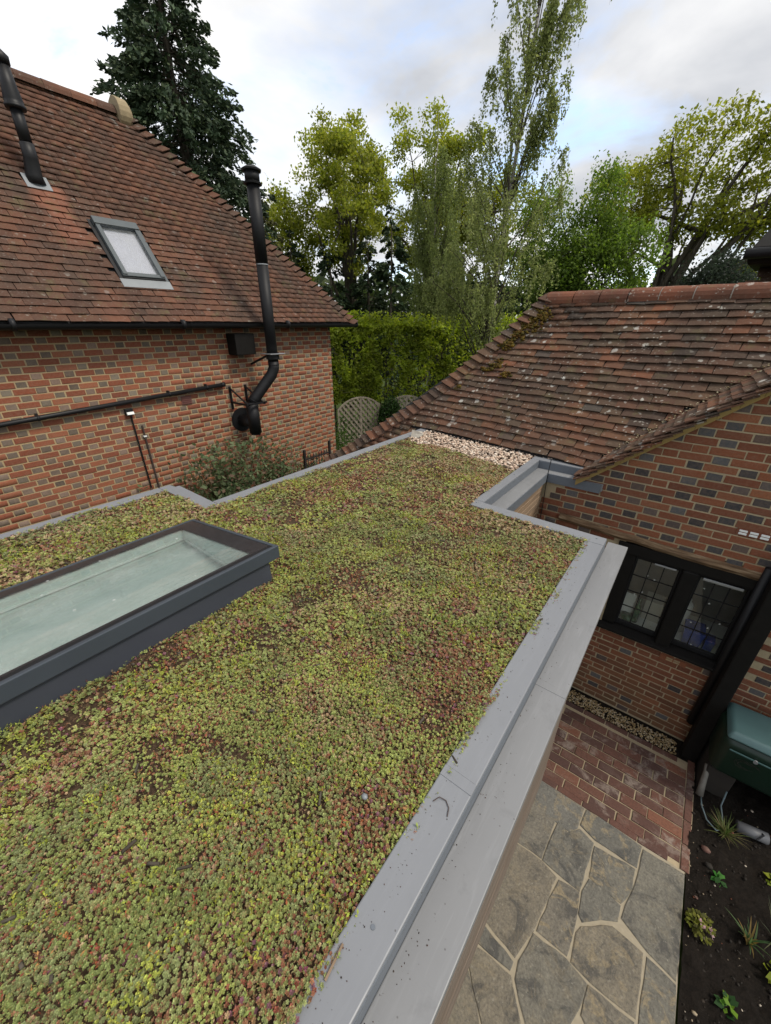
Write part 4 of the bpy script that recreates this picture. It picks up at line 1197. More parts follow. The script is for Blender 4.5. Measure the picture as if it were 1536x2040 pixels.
# air brick, lamp, conduits
simple('vent_brown', (.13, .05, .04), .7)
av = MB().box((XW - .01, 2.93, 2.79), (XW + .012, 3.09, 2.92)).build('wall_vent', M['vent_brown'], None, .004)
setp(av, 'small square brown louvre vent in the wall below the waste pipe', 'vent')
for k in range(4):
    MB().box((XW + .0125, 2.945, 2.805 + k * .027), (XW + .019, 3.075, 2.82 + k * .027)).build('louvre', M['vent_brown'], av)
lm_ = thing('wall_light', (XW + .05, 2.16, 2.8), 'small black security light on the brick wall with a cable below', 'light')
MB().box((XW, 2.11, 2.77), (XW + .05, 2.21, 2.86)).build('body', M['black_plastic'], lm_, .006)
MB().hexa([(XW + .05, 2.115, 2.775), (XW + .09, 2.115, 2.785), (XW + .09, 2.205, 2.785), (XW + .05, 2.205, 2.775)], [(XW + .05, 2.115, 2.815), (XW + .075, 2.115, 2.82), (XW + .075, 2.205, 2.82), (XW + .05, 2.205, 2.815)]).build('lens', M['white_paint'], lm_, .003)
MB().tube([(XW + .016, 2.175, 2.775), (XW + .016, 2.18, 1.9), (XW + .016, 2.18, .3)], .011, 8).build('cable', M['black_plastic'], lm_)
cd = thing('wall_conduit', (XW + .02, 2.29, .3), 'thin rusty conduit beside the wall light', 'conduit')
simple('rusty', (.055, .035, .028), .8)
MB().tube([(XW + .018, 2.285, 2.60), (XW + .018, 2.30, .3)], .012, 8).build('tube', M['rusty'], cd)
MB().box((XW, 2.265, 2.43), (XW + .034, 2.305, 2.45)).build('clip', M['white_paint'], cd, .002)

# ------------------------------------------------------------------ tank and bits in the planting bed
simple('block', (.022, .018, .014), .95, 0, .3, 12, .5)
simple('tank_green', (.004, .018, .010), .45, 0, .35, 4)
simple('tank_lid', (.07, .135, .135), .40, 0, .22, 5)  # blue-green lid, paler than the body: sky reflection painted into its colour
tk = thing('oil_tank', (1.5, 3.7, 0), 'dark green plastic tank against the wall, its blue-green lid coloured with pale reflected sky', 'tank')
MB().hexa([(1.00, 3.50, .33), (2.0, 3.50, .33), (2.0, 3.93, .33), (1.00, 3.93, .33)], [(.985, 3.46, .80), (2.02, 3.46, .80), (2.02, 3.95, .80), (.985, 3.95, .80)]).build('body', M['tank_green'], tk, .075, seg=5, smooth=True)
MB().hexa([(.995, 3.47, .795), (2.0, 3.47, .795), (2.0, 3.92, .795), (.995, 3.92, .795)], [(1.03, 3.51, .86), (1.97, 3.51, .86), (1.97, 3.88, .86), (1.03, 3.88, .86)]).build('lid', M['tank_lid'], tk, .025, seg=4, smooth=True)
MB().box((1.05, 3.452, .70), (1.95, 3.458, .712)).build('seam', M['tank_lid'], tk)
MB().tube([(1.22, 3.446, .70), (1.22, 3.46, .70)], .016, 12).build('stud', M['galv'], tk)
for q in range(3):
    pts = []
    for k in range(16):
        a = k / 15 * 4.4 + q * .5
        pts.append((1.20 + .085 * math.cos(a) * (1 - q * .15) + random.uniform(-.008, .008), 3.488 - .02 * 0 - .03 * (.60 + .05 * math.sin(a) - .33) / .47 - .006, .60 + .055 * math.sin(a) * (1 - q * .2) + random.uniform(-.006, .006)))
    MB().tube(pts, .0014, 5).build('scratch_line', M['block'], tk)
for x in (1.12, 1.75): MB().box((x - .10, 3.55, -.02), (x + .10, 3.90, .329)).build('plinth', M['block'], tk, .01)
simple('grimy_white', (.15, .14, .12), .6, 0, .4, 30)
pp = MB().tube([(1.04, 3.46, .02), (1.035, 3.50, .10), (1.03, 3.56, .22), (1.025, 3.60, .28)], [.030, .026, .022, .022], 12).build('pipe_joint', M['grimy_white'], None, smooth=True)
setp(pp, 'grimy white pipe joint below the corner of the green tank', 'pipe')
hs_ = MB().tube([(1.05, 3.45, .03), (1.06, 3.36, .02), (1.10, 3.25, .018), (1.17, 3.20, .018), (1.215, 3.25, .02), (1.205, 3.36, .03), (1.19, 3.44, .05), (1.20, 3.52, .16)], .006, 8)
simple('hose_blue', (.13, .18, .195), .5); setp(hs_.build('hose', M['hose_blue'], None, 0, True), 'thin pale hose looping over the soil under the tank', 'hose')
simple('pvc', (.12, .123, .13), .5); setp(MB().tube([(1.30, 3.33, .05), (1.50, 3.36, .055)], .045, 16).build('pipe_offcut', M['pvc'], None, smooth=True), 'grey-white plastic pipe offcut lying in front of the tank', 'pipe')
wr = MB().tube([(1.42, 3.28, .07), (1.46, 3.33, .105), (1.43, 3.40, .06)], .006, 8).build('pipe_tie', M['black_plastic'], None)
setp(wr, 'dark tie looped round the pipe offcut', 'tie')
for (x, y, s_, lb) in ((1.10, 2.98, .030, 'round orange brick lump in the soil near the brick path'), (1.125, 2.86, .024, 'long buff stone in the soil beside the small green plant'), (1.05, 2.56, .012, 'tiny orange brick chip in the soil above the yellow-green plant')):
    V = PV * np.array([s_ * 1.3, s_, s_ * .6]) * RNG.uniform(.85, 1.15, (len(PV), 1)) + np.array([x, y, .012])
    setp(npmesh('stone', V, [PF], M['paver'] if 'orange' in lb else M['block'], None), lb, 'stone')

# ------------------------------------------------------------------ plants
def quads(C, A, B, bend=None):
    """leaf quads (kite): centre C, half-length vector A, half-width vector B"""
    n = len(C)
    V = np.stack([C - A, C + B + A * .1, C + A, C - B + A * .1], 1)
    if bend is not None: V[:, 1] += bend; V[:, 3] += bend
    F = np.arange(n * 4).reshape(n, 4)
    return V.reshape(-1, 3), F
def unit(v): return v / (np.linalg.norm(v, axis=-1, keepdims=True) + 1e-9)
def leaf_cloud(C, size, R, up_bias=.4, aspect=.5, droop=0.0):
    n = len(C)
    d = unit(R.normal(0, 1, (n, 3)) + np.array([0, 0, -droop]))
    nrm = unit(R.normal(0, 1, (n, 3)) + np.array([0, 0, up_bias * 2]))
    b = unit(np.cross(d, nrm)); s = (size * R.uniform(.6, 1.3, n))[:, None]
    return quads(C, d * s, b * s * aspect, nrm * s * -.12)
def cols(R, n, pal, jitter=.2):
    p = np.array(pal)[R.randint(0, len(pal), n)]
    return p * R.uniform(1 - jitter, 1 + jitter, (n, 1))
def blades(name, base, n, L, w, pal, label, spread=.5, mat='leaf', droop=.5):
    R = np.random.RandomState(abs(hash(label)) % 1000 if False else len(label) * 7)
    V = []; F = []; Cc = []
    for k in range(n):
        a = R.uniform(0, 6.28); l = L * R.uniform(.5, 1.1); t = R.uniform(.1, 1) * spread
        d = np.array([math.cos(a) * t, math.sin(a) * t, 1.0]); d /= np.linalg.norm(d)
        s = np.array([-math.sin(a), math.cos(a), 0]); p = np.array(base, float) + np.array([R.normal(0, .01), R.normal(0, .01), 0])
        c = np.array(pal[R.randint(len(pal))]) * R.uniform(.8, 1.2); b = len(V)
        m = 5
        for i in range(m + 1):
            f = i / m; ww = w * (1 - f ** 2) * .5 + .0004
            q = p + d * l * f + np.array([math.cos(a), math.sin(a), 0]) * l * t * droop * f * f - np.array([0, 0, l * droop * .5 * f * f])
            V += [q - s * ww, q + s * ww]; Cc += [c, c]
        for i in range(m): F.append((b + 2 * i, b + 2 * i + 1, b + 2 * i + 3, b + 2 * i + 2))
    t_ = thing(name, base, label, 'plant')
    npmesh('blades', np.array(V), [np.array(F)], M[mat], t_, np.array(Cc))
    return t_
blades('grass_tuft', (1.225, 3.22, .0), 90, .17, .006, [(.10, .15, .04), (.16, .19, .06), (.22, .19, .09)], 'spiky grass tuft in the bed nearest the green tank', .9)
blades('strap_plant', (1.36, 2.50, .0), 26, .17, .012, [(.07, .13, .05), (.10, .16, .06), (.26, .18, .06)], 'strap-leaved plant with yellowing leaves in the middle of the bed', .8)
blades('sedge_plant', (1.50, 2.62, .0), 22, .22, .008, [(.09, .11, .06), (.13, .14, .07)], 'thin dull sedge leaning at the outer edge of the bed', .9)
def leafy(name, base, n, rad, hgt, size, pal, label, flowers=0):
    R = np.random.RandomState(len(label) * 13)
    t_ = thing(name, base, label, 'plant')
    a = R.uniform(0, 6.28, n); r = rad * np.sqrt(R.uniform(0, 1, n)); z = hgt * R.uniform(.25, 1, n) * (1 - .5 * r / rad)
    C = np.array(base) + np.stack([r * np.cos(a), r * np.sin(a), z], 1)
    out = unit(np.stack([np.cos(a), np.sin(a), R.uniform(-.2, .5, n)], 1) + R.normal(0, .3, (n, 3)))
    nr = unit(np.array([0, 0, 1.2]) + R.normal(0, .35, (n, 3))); b = unit(np.cross(out, nr)); s = (size * R.uniform(.6, 1.25, n))[:, None]
    V, F = quads(C, out * s, b * s * .62, nr * s * .18)
    npmesh('leaves', V, [F], M['leaf'], t_, np.repeat(cols(R, n, pal), 4, 0))
    st_ = MB()
    for k in range(min(14, n)):
        st_.tube([base, tuple(C[k])], .0018, 4)
    st_.build('stems', M['bark'], t_)
    if flowers:
        fc = np.array(base) + np.stack([R.uniform(-rad, rad, flowers), R.uniform(-rad, rad, flowers), np.full(flowers, hgt * 1.05)], 1)
        V, F = leaf_cloud(np.repeat(fc, 5, 0) + R.normal(0, .006, (flowers * 5, 3)), .009, R, 1, .8)
        npmesh('flowers', V, [F], M['leaf'], t_, np.full((len(V), 3), (.62, .42, .44)))
    return t_
leafy('green_seedling', (1.185, 2.80, 0), 14, .04, .06, .026, [(.05, .20, .03), (.08, .26, .04), (.03, .10, .02)], 'small bright green seedling beside the buff stone')
leafy('yellow_shrub', (1.075, 2.37, .0), 150, .085, .13, .018, [(.22, .24, .04), (.28, .28, .06), (.16, .18, .03), (.12, .12, .03)], 'yellow-green leafy plant with pinkish flowers at the patio edge', 5)
leafy('light_green_seedling', (1.226, 2.03, 0), 18, .045, .08, .032, [(.14, .32, .03), (.20, .36, .04), (.04, .10, .03)], 'light green broad-leaved seedling at the bottom of the bed')
leafy('lime_plant', (1.49, 2.40, 0), 24, .06, .08, .035, [(.34, .38, .03), (.25, .30, .03)], 'lime yellow plant at the right edge of the bed')
leafy('lime_plant', (1.53, 3.05, 0), 16, .05, .05, .03, [(.30, .34, .03), (.20, .26, .03)], 'low lime yellow plant in the bed just below the pipe offcut')

def rose(base, h, rad, n, label):
    R = np.random.RandomState(int(base[1] * 100))
    t_ = thing('rose_bush', base, label, 'bush', 'rose bushes along the brick wall')
    cn = MB(); tips = []
    for k in range(max(4, int(n / 130))):
        a = R.uniform(0, 6.28); r = rad * R.uniform(.2, .9); top = h * R.uniform(.55, 1.0)
        p0 = Vector(base) + Vector((R.normal(0, .05), R.normal(0, .05), 0)); p2 = Vector(base) + Vector((r * math.cos(a) * .55, r * math.sin(a), top))
        p1 = p0.lerp(p2, .5) + Vector((R.normal(0, .05), R.normal(0, .05), .12))
        cn.tube([p0, p0.lerp(p1, .6) + Vector((0, 0, .03)), p1, p1.lerp(p2, .6), p2], [.010, .009, .007, .005, .003], 5)
        for f in (.35, .5, .65, .8, .9, 1): tips.append(p0.lerp(p1, f * .6).lerp(p2, f)[:])
    cn.build('canes', M['bark'], t_)
    tips = np.array(tips)
    C = tips[R.randint(0, len(tips), n)] + R.normal(0, 1, (n, 3)) * np.array([.10, .16, .10])
    C[:, 0] = np.maximum(C[:, 0], XW + .04)
    V, F = leaf_cloud(C, .043, R, 1.2, .62)
    npmesh('crown', V, [F], M['leaf'], t_, np.repeat(cols(R, n, [(.13, .18, .085), (.17, .225, .11), (.21, .26, .14), (.10, .145, .07), (.20, .13, .09)]), 4, 0))
rose((-5.75, 3.25, 0), 2.2, .85, 4300, 'largest leafy rose bush against the brick wall beyond the coping')
rose((-5.85, 4.15, 0), 2.15, .48, 1600, 'narrower rose bush on the wall below the flue')
rose((-5.9, 4.95, 0), 1.62, .30, 420, 'thin sprig of rose by the wall between the flue and the iron gate')
rose((-6.0, 2.45, 0), 1.62, .22, 380, 'low green sprig at the foot of the wall light cable')

# iron gate and boards
gt2 = thing('iron_gate', (-5.72, 5.2, 0), 'rusty black iron gate standing against the end of the brick wall', 'gate')
simple('gate_iron', (.018, .014, .013), .7, 0, .5, 12)
for y in (4.82, 5.50): MB().box((-5.745, y - .022, .05), (-5.70, y + .022, 1.72 + (y - 4.8) * .06)).build('gate_post', M['gate_iron'], gt2, .004)
for z in (.25, 1.52): MB().box((-5.732, 4.843, z - .014), (-5.714, 5.477, z + .014)).build('gate_rail', M['gate_iron'], gt2)
for k in range(8): MB().tube([(-5.723, 4.90 + k * .074, .15), (-5.723, 4.90 + k * .074, 1.60)], .008, 6).build('gate_bar', M['gate_iron'], gt2)
bo = MB().hexa([(-5.62, 5.36, .0), (-5.60, 5.36, 0), (-5.60, 5.44, 0), (-5.62, 5.44, 0)], [(-5.69, 5.30, 1.50), (-5.67, 5.30, 1.50), (-5.67, 5.37, 1.50), (-5.69, 5.37, 1.50)]).build('timber_offcut', M['timber'])
setp(bo, 'pale timber offcut leaning on the iron gate', 'board')
bo = MB().hexa([(-5.50, 5.45, .0), (-5.48, 5.45, 0), (-5.48, 5.75, 0), (-5.50, 5.75, 0)], [(-5.58, 5.45, 1.38), (-5.56, 5.45, 1.38), (-5.56, 5.72, 1.40), (-5.58, 5.72, 1.40)]).build('white_board', M['white_paint'], None, .004)
setp(bo, 'white painted board leaning beside the iron gate', 'board')

# lattice fence panels
t = NT('grey_wood'); p = t.pos(); g_ = t.noise(p, 9, 5)
t.col(t.ramp(g_, [(.3, (.20, .17, .13)), (.7, (.34, .29, .23))])); M['grey_wood'] = t.set(.9, 0, .2)
def fence(c, ang, label, w=1.45, h=1.83, dip=.35):
    t_ = thing('trellis_panel', (c[0], c[1], 0), label, 'fence panel', 'arched trellis panels below the hedge')
    dx = Vector((math.cos(ang), math.sin(ang), 0)); nn = Vector((-dx.y, dx.x, 0)); C = Vector((c[0], c[1], 0))
    top = lambda s: h - dip * abs(s * 2 / w) ** 2.2
    P = lambda s, z, o=0: C + dx * s + nn * o + Vector((0, 0, z))
    for s in (-w / 2, w / 2): MB().bar(P(s, .0), P(s, top(s) + .02), .045, .045, nn).build('frame_post', M['grey_wood'], t_)
    MB().bar(P(0, .05), P(0, h - .02), .05, .03, nn).build('centre_post', M['grey_wood'], t_)
    fr = MB(); n = 12
    for i in range(n):
        s0, s1 = -w / 2 + w * i / n, -w / 2 + w * (i + 1) / n
        fr.bar(P(s0, top(s0)), P(s1, top(s1)), .045, .04, nn)
    fr.build('arched_rail', M['grey_wood'], t_)
    MB().bar(P(-w / 2, .12), P(w / 2, .12), .045, .04, nn).build('bottom_rail', M['grey_wood'], t_)
    for sgn, o in ((1, .012), (-1, -.012)):
        b = -w - 1.8
        while b < w + 1.8:
            seg_ = []
            for i in range(60):
                s = -w / 2 + w * i / 59; z = (s * sgn - b) * 1.25
                if .12 < z < top(s) - .01: seg_.append((s, z))
            if len(seg_) > 2:
                MB().bar(P(seg_[0][0], seg_[0][1], o), P(seg_[-1][0], seg_[-1][1], o), .055, .012, nn).build('slat', M['grey_wood'], t_)
            b += .16
fence((-8.30, 9.45), .93, 'arched trellis panel closest to the brick house corner')
fence((-7.35, 10.62), .93, 'middle arched trellis panel half hidden by a dark bush')
fence((-6.42, 11.80), .93, 'arched trellis panel partly behind the old hip tiles')

# ------------------------------------------------------------------ hedge and trees
def limb_mesh(segs, sides=5):
    """segs: (p0,p1,r0,r1) arrays -> tapered prisms"""
    P0 = np.array([s[0] for s in segs]); P1 = np.array([s[1] for s in segs]); r0 = np.array([s[2] for s in segs]); r1 = np.array([s[3] for s in segs])
    d = unit(P1 - P0); ref = np.where(np.abs(d[:, 2:3]) > .9, np.array([[1., 0, 0]]), np.array([[0, 0, 1.]]))
    x = unit(np.cross(d, ref)); y = np.cross(d, x)
    a = np.arange(sides) * 2 * np.pi / sides
    ring = np.cos(a)[None, :, None] * x[:, None] + np.sin(a)[None, :, None] * y[:, None]
    V = np.concatenate([P0[:, None] + ring * r0[:, None, None], P1[:, None] + ring * r1[:, None, None]], 1)
    k = np.arange(sides); q = np.stack([k, (k + 1) % sides, sides + (k + 1) % sides, sides + k], 1)
    F = q[None] + (np.arange(len(segs)) * 2 * sides)[:, None, None]
    return V.reshape(-1, 3), F.reshape(-1, 4)
def curve(p, q, lift, R, n=6, wob=.05):
    p, q = np.array(p, float), np.array(q, float); L = np.linalg.norm(q - p)
    c = (p + q) / 2 + np.array([R.normal(0, wob * L), R.normal(0, wob * L), lift * L])
    t = np.linspace(0, 1, n + 1)[:, None]
    pts = (1 - t) ** 2 * p + 2 * t * (1 - t) * c + t * t * q
    pts[1:-1] += R.normal(0, wob * .25 * L, (n - 1, 3)) * .6
    return pts
def broadleaf(name, label, base, H, r_trunk, ells, pal, nclus, nleaf, lsize, seed, clus_r=.5, group=None, fork=.35, nlimb=8, shell=.55, mat='leaf', bark='bark', lean=(0, 0), droop=0, cat='tree'):
    """ells: crown envelopes (dx,dy,z, rx,ry,rz) relative to base"""
    R = np.random.RandomState(seed)
    t_ = thing(name, base, label, cat, group)
    B = np.array(base, float)
    top = B + np.array([lean[0], lean[1], H * .82])
    fk = B + (top - B) * fork
    trunk = curve(B, top, 0, R, 10, .025)
    segs = []
    m = len(trunk) - 1
    for i in range(m):
        segs.append((trunk[i], trunk[i + 1], r_trunk * (1 - .88 * i / m) * (1.35 if i == 0 else 1), r_trunk * (1 - .88 * (i + 1) / m)))
    vol = np.array([e[3] * e[4] * e[5] for e in ells]); vol = vol / vol.sum()
    cl = []
    for k in range(nclus):
        e = ells[R.choice(len(ells), p=vol)]
        d = unit(R.normal(0, 1, 3)); rr = R.uniform(shell, 1.0) ** .6
        cl.append(B + np.array(e[:3]) + d * rr * np.array(e[3:]) * R.uniform(.82, 1.05))
    cl = np.array(cl)
    # limbs reach for spread-out clusters; every cluster hangs on the nearest limb point
    idx = [R.randint(nclus)]
    for k in range(nlimb - 1):
        dd = np.min(np.linalg.norm(cl[:, None] - cl[idx][None], axis=2), 1); idx.append(int(np.argmax(dd * R.uniform(.6, 1, nclus))))
    nodes = [(p, r_trunk * (1 - .88 * i / m)) for i, p in enumerate(trunk) if i >= m * fork]
    for k in idx:
        f = R.uniform(fork, .85); st_ = trunk[int(round(f * m))] if R.rand() < .8 else fk
        c = curve(st_, cl[k], .10, R, 7, .07); r0 = r_trunk * (.55 - .35 * f) + .01
        for i in range(7):
            segs.append((c[i], c[i + 1], r0 * (1 - .8 * i / 7), r0 * (1 - .8 * (i + 1) / 7))); nodes.append((c[i + 1], r0 * (1 - .8 * (i + 1) / 7)))
    NP = np.array([n_[0] for n_ in nodes])
    for k in range(nclus):
        j = int(np.argmin(np.linalg.norm(NP - cl[k], axis=1) + np.maximum(0, NP[:, 2] - cl[k][2]) * .5)); r0 = max(.012, nodes[j][1] * .5)
        c = curve(NP[j], cl[k], .08, R, 4, .08)
        for i in range(4): segs.append((c[i], c[i + 1], r0 * (1 - .75 * i / 4), r0 * (1 - .75 * (i + 1) / 4)))
        for q in range(2):
            e_ = cl[k] + R.normal(0, clus_r * .8, 3); segs.append((c[3], e_, r0 * .3, .004))
    V, F = limb_mesh(segs)
    npmesh('trunk', V, [F], M[bark], t_, None, True)
    w_ = R.uniform(.5, 1.5, nclus); which = R.choice(nclus, nleaf, p=w_ / w_.sum())
    g = np.clip(R.normal(0, 1, (nleaf, 3)), -1.7, 1.7) * clus_r * np.array([1, 1, .7])
    C = cl[which] + g
    if droop: C[:, 2] -= np.abs(R.normal(0, droop, nleaf))
    V, F = leaf_cloud(C, lsize, R, .3, .6)
    tone = (R.uniform(.75, 1.25, (nclus, 1)) * np.array([1, 1, 1]))[which]
    npmesh('crown', V, [F], M[mat], t_, np.repeat(cols(R, nleaf, pal, .18) * tone, 4, 0))
    return t_
OAK = [(.22, .26, .034), (.26, .29, .04), (.29, .31, .05), (.17, .21, .03), (.31, .32, .055)]
BIRCH = [(.23, .265, .095), (.26, .295, .105), (.19, .23, .08), (.29, .32, .12)]
DARK = [(.028, .050, .020), (.038, .062, .025), (.020, .038, .018), (.050, .070, .028)]
MID = [(.14, .215, .036), (.17, .24, .045), (.115, .18, .03)]
def conifer(name, label, base, H, rad, n, pal, seed, lsize=.22, power=.8, z0=.5, group=None, up=0.0):
    R = np.random.RandomState(seed); t_ = thing(name, base, label, 'tree', group); B = np.array(base, float)
    segs = [(B, B + np.array([0, 0, H * .5]), rad * .085, rad * .05), (B + np.array([0, 0, H * .5]), B + np.array([0, 0, H]), rad * .05, .01)]
    nb = max(90, n // 110); tips = []
    for k in range(nb):
        f = R.uniform(0, 1) ** .85; z = z0 + (H - z0) * f
        env = rad * (1 - f) ** power * (1 + .18 * math.sin(k * 2.4)) * R.uniform(.7, 1.12) + .12
        a = R.uniform(0, 6.28); d = np.array([math.cos(a), math.sin(a), -.12 + up + R.normal(0, .12)])
        p0 = B + np.array([0, 0, z]); p1 = p0 + d * env
        pe = p0 + (p1 - p0) * .72 + np.array([0, 0, -.10 * env]); segs.append((p0, pe, .040 * (1 - f) + .008, .004)); tips.append((p0, p1, env))
    V, F = limb_mesh(segs, 5); npmesh('trunk', V, [F], M['bark'], t_)
    w_ = np.array([t__[2] for t__ in tips]) ** 1.5; wh = R.choice(nb, n, p=w_ / w_.sum())
    P0 = np.array([t__[0] for t__ in tips])[wh]; P1 = np.array([t__[1] for t__ in tips])[wh]
    f = R.uniform(.25, 1.0, n)[:, None] ** .6; env = np.array([t__[2] for t__ in tips])[wh][:, None]
    C = P0 + (P1 - P0) * f + np.clip(R.normal(0, 1, (n, 3)), -1.7, 1.7) * (env * .085 + .05) * (1.15 - f) * np.array([1.3, 1.3, 1.1])
    C[:, 2] -= (f[:, 0] ** 2) * env[:, 0] * .22
    out = unit(P1 - P0 + R.normal(0, .35, (n, 3)) * env); out[:, 2] += -.25 + up * 2; out = unit(out + R.normal(0, .3, (n, 3)))
    nr = unit(R.normal(0, 1, (n, 3)) + np.array([0, 0, .8])); b = unit(np.cross(out, nr)); s = (lsize * R.uniform(.6, 1.3, n))[:, None]
    V, F = quads(C, out * s, b * s * .46, nr * s * -.1)
    tone = R.uniform(.7, 1.3, (nb, 1))[wh]
    npmesh('crown', V, [F], M['needle'], t_, np.repeat(cols(R, n, pal, .2) * tone, 4, 0))
    return t_
CON = [(.042, .066, .036), (.056, .085, .043), (.032, .052, .029), (.07, .095, .046)]
conifer('cypress_tree', 'huge dark cypress rising behind the left roof ridge', (-18.6, 11.0, 0), 15.9, 4.5, 92000, CON, 5, .105, .62, 1.0)
conifer('yew_tree', 'olive-green yew just behind the flue top', (-20.2, 15.8, 0), 9.6, 1.9, 9000, [(.085, .09, .03), (.10, .10, .035), (.07, .07, .028)], 6, .11, .6)
broadleaf('oak_tree', 'small spring oak between the flue and the big oak', (-22.5, 19.0, 0), 11.2, .2, [(0, 0, 8.3, 1.9, 1.9, 2.6)], OAK, 70, 11000, .090, 31, .36, 'spring oaks behind the hedge')
broadleaf('oak_tree', 'spreading spring oak with bare forks left of the birches', (-18.9, 20.6, 0), 14.6, .34, [(0, 0, 11.0, 2.9, 2.9, 2.6), (-1.7, 1.4, 8.8, 1.9, 1.9, 1.9), (1.5, -1.2, 8.4, 2.0, 2.0, 2.1), (-.3, .3, 12.9, 1.5, 1.5, 1.5), (2.1, -1.7, 10.8, 1.3, 1.3, 1.3), (-2.1, 1.7, 11.2, 1.2, 1.2, 1.4)], OAK, 150, 24000, .086, 32, .29, 'spring oaks behind the hedge', .28, 16, .5)
broadleaf('oak_tree', 'tall spring oak directly behind the tall birch', (-17.0, 27.0, 0), 17.0, .34, [(-.6, -.3, 13.6, 2.2, 2.2, 2.5), (-2.2, -1.0, 10.8, 2.2, 2.2, 2.4), (1.4, .6, 12.2, 2.2, 2.2, 2.6), (0, 0, 9.2, 3.2, 3.0, 2.2), (4.2, 1.5, 9.6, 2.8, 2.4, 2.8)], OAK, 180, 30000, .094, 33, .34, 'spring oaks behind the hedge', .28, 16, .5)
broadleaf('oak_tree', 'great spreading oak with dark curving limbs above the tiled ridge', (-3.75, 25.6, 0), 11.6, .40, [(-1.3, 0, 9.4, 2.2, 1.8, 1.7), (1.4, 0, 10.6, 2.6, 2.0, 1.5), (4.2, 0, 10.4, 2.6, 2.0, 1.5), (6.6, .2, 9.0, 2.0, 1.8, 1.8), (-.6, 0, 7.6, 1.6, 1.5, 1.0), (2.8, 0, 8.2, 2.6, 2.0, 1.2), (5.2, 0, 6.6, 2.0, 1.6, .8)], [(.23, .26, .036), (.27, .29, .042), (.30, .31, .05), (.18, .21, .03)], 270, 27000, .080, 34, .29, 'spring oaks behind the hedge', .14, 22, .35, lean=(2.4, 0))
broadleaf('hazel_tree', 'fresh green bushy tree left of the great oak', (-5.4, 21.2, 0), 9.2, .16, [(-.2, 0, 6.6, 1.5, 1.5, 2.3), (1.2, 0, 5.6, 1.6, 1.5, 2.4), (-1.3, 0, 5.4, 1.3, 1.2, 2.2), (-1.7, 0, 8.0, .7, .6, 1.7), (-2.5, 0, 6.8, .9, .8, 2.2), (.3, 0, 8.4, .7, .6, 1.3)], MID, 220, 30000, .068, 35, .34, None, .2, 8, .3)
broadleaf('holly_tree', 'dark holly at the right above the tiled ridge', (-.45, 20.0, 0), 6.4, .12, [(0, 0, 4.9, 1.15, 1.1, 1.4)], [(.03, .045, .028), (.045, .06, .04), (.025, .035, .022)], 70, 8000, .055, 36, .26, None, .2, 6, .3)
# dark backdrop trees
k = 0
for (x, y, h, r_) in ((-20.5, 17.6, 8.6, 2.2), (-18.2, 18.4, 8.2, 1.8), (-16.6, 19.8, 8.4, 1.9), (-14.8, 19.6, 9.4, 1.5), (-13.0, 22.0, 8.3, 2.0), (-10.8, 22.8, 8.0, 2.2), (-8.4, 23.0, 8.2, 2.0), (-7.0, 24.5, 7.6, 1.9), (-2.8, 27.5, 6.6, 1.8)):
    where = ['at the left end of the row, behind the roof hip', 'second from the left in the dark row', 'below the spreading oak', 'the tallest and narrowest of the dark row', 'just right of the narrow tallest one', 'behind the weeping birch', 'behind the tall birch trunk', 'between the tall birch and the hazel', 'behind the great oak trunk'][k]
    conifer('evergreen_tree', 'dark evergreen tree ' + where, (x, y, 0), h, r_, 7500, DARK, 60 + k, .12, .55, .3, 'dark evergreens beyond the hedge'); k += 1
# far wood that closes the view under the crowns
R = np.random.RandomState(77)
nf = 16000
az = R.uniform(-1.15, .35, nf); rr_ = R.uniform(44, 52, nf)
tz = 5.2 + 2.6 * vnoise(az * 20, az * 0, 1.0, 21) + 1.6 * vnoise(az * 20, az * 0, 3.1, 22)
C = np.stack([np.sin(az) * rr_, np.cos(az) * rr_, R.uniform(0, 1, nf) * tz], 1)
V, F = leaf_cloud(C, .42, R, .3, .7)
wo_ = npmesh('treeline', V, [F], M['leaf'], None, np.repeat(cols(R, nf, [(.035, .055, .02), (.05, .075, .025), (.07, .09, .03)], .3), 4, 0))
setp(wo_, 'far dark belt of woodland behind the garden trees', kind='stuff')

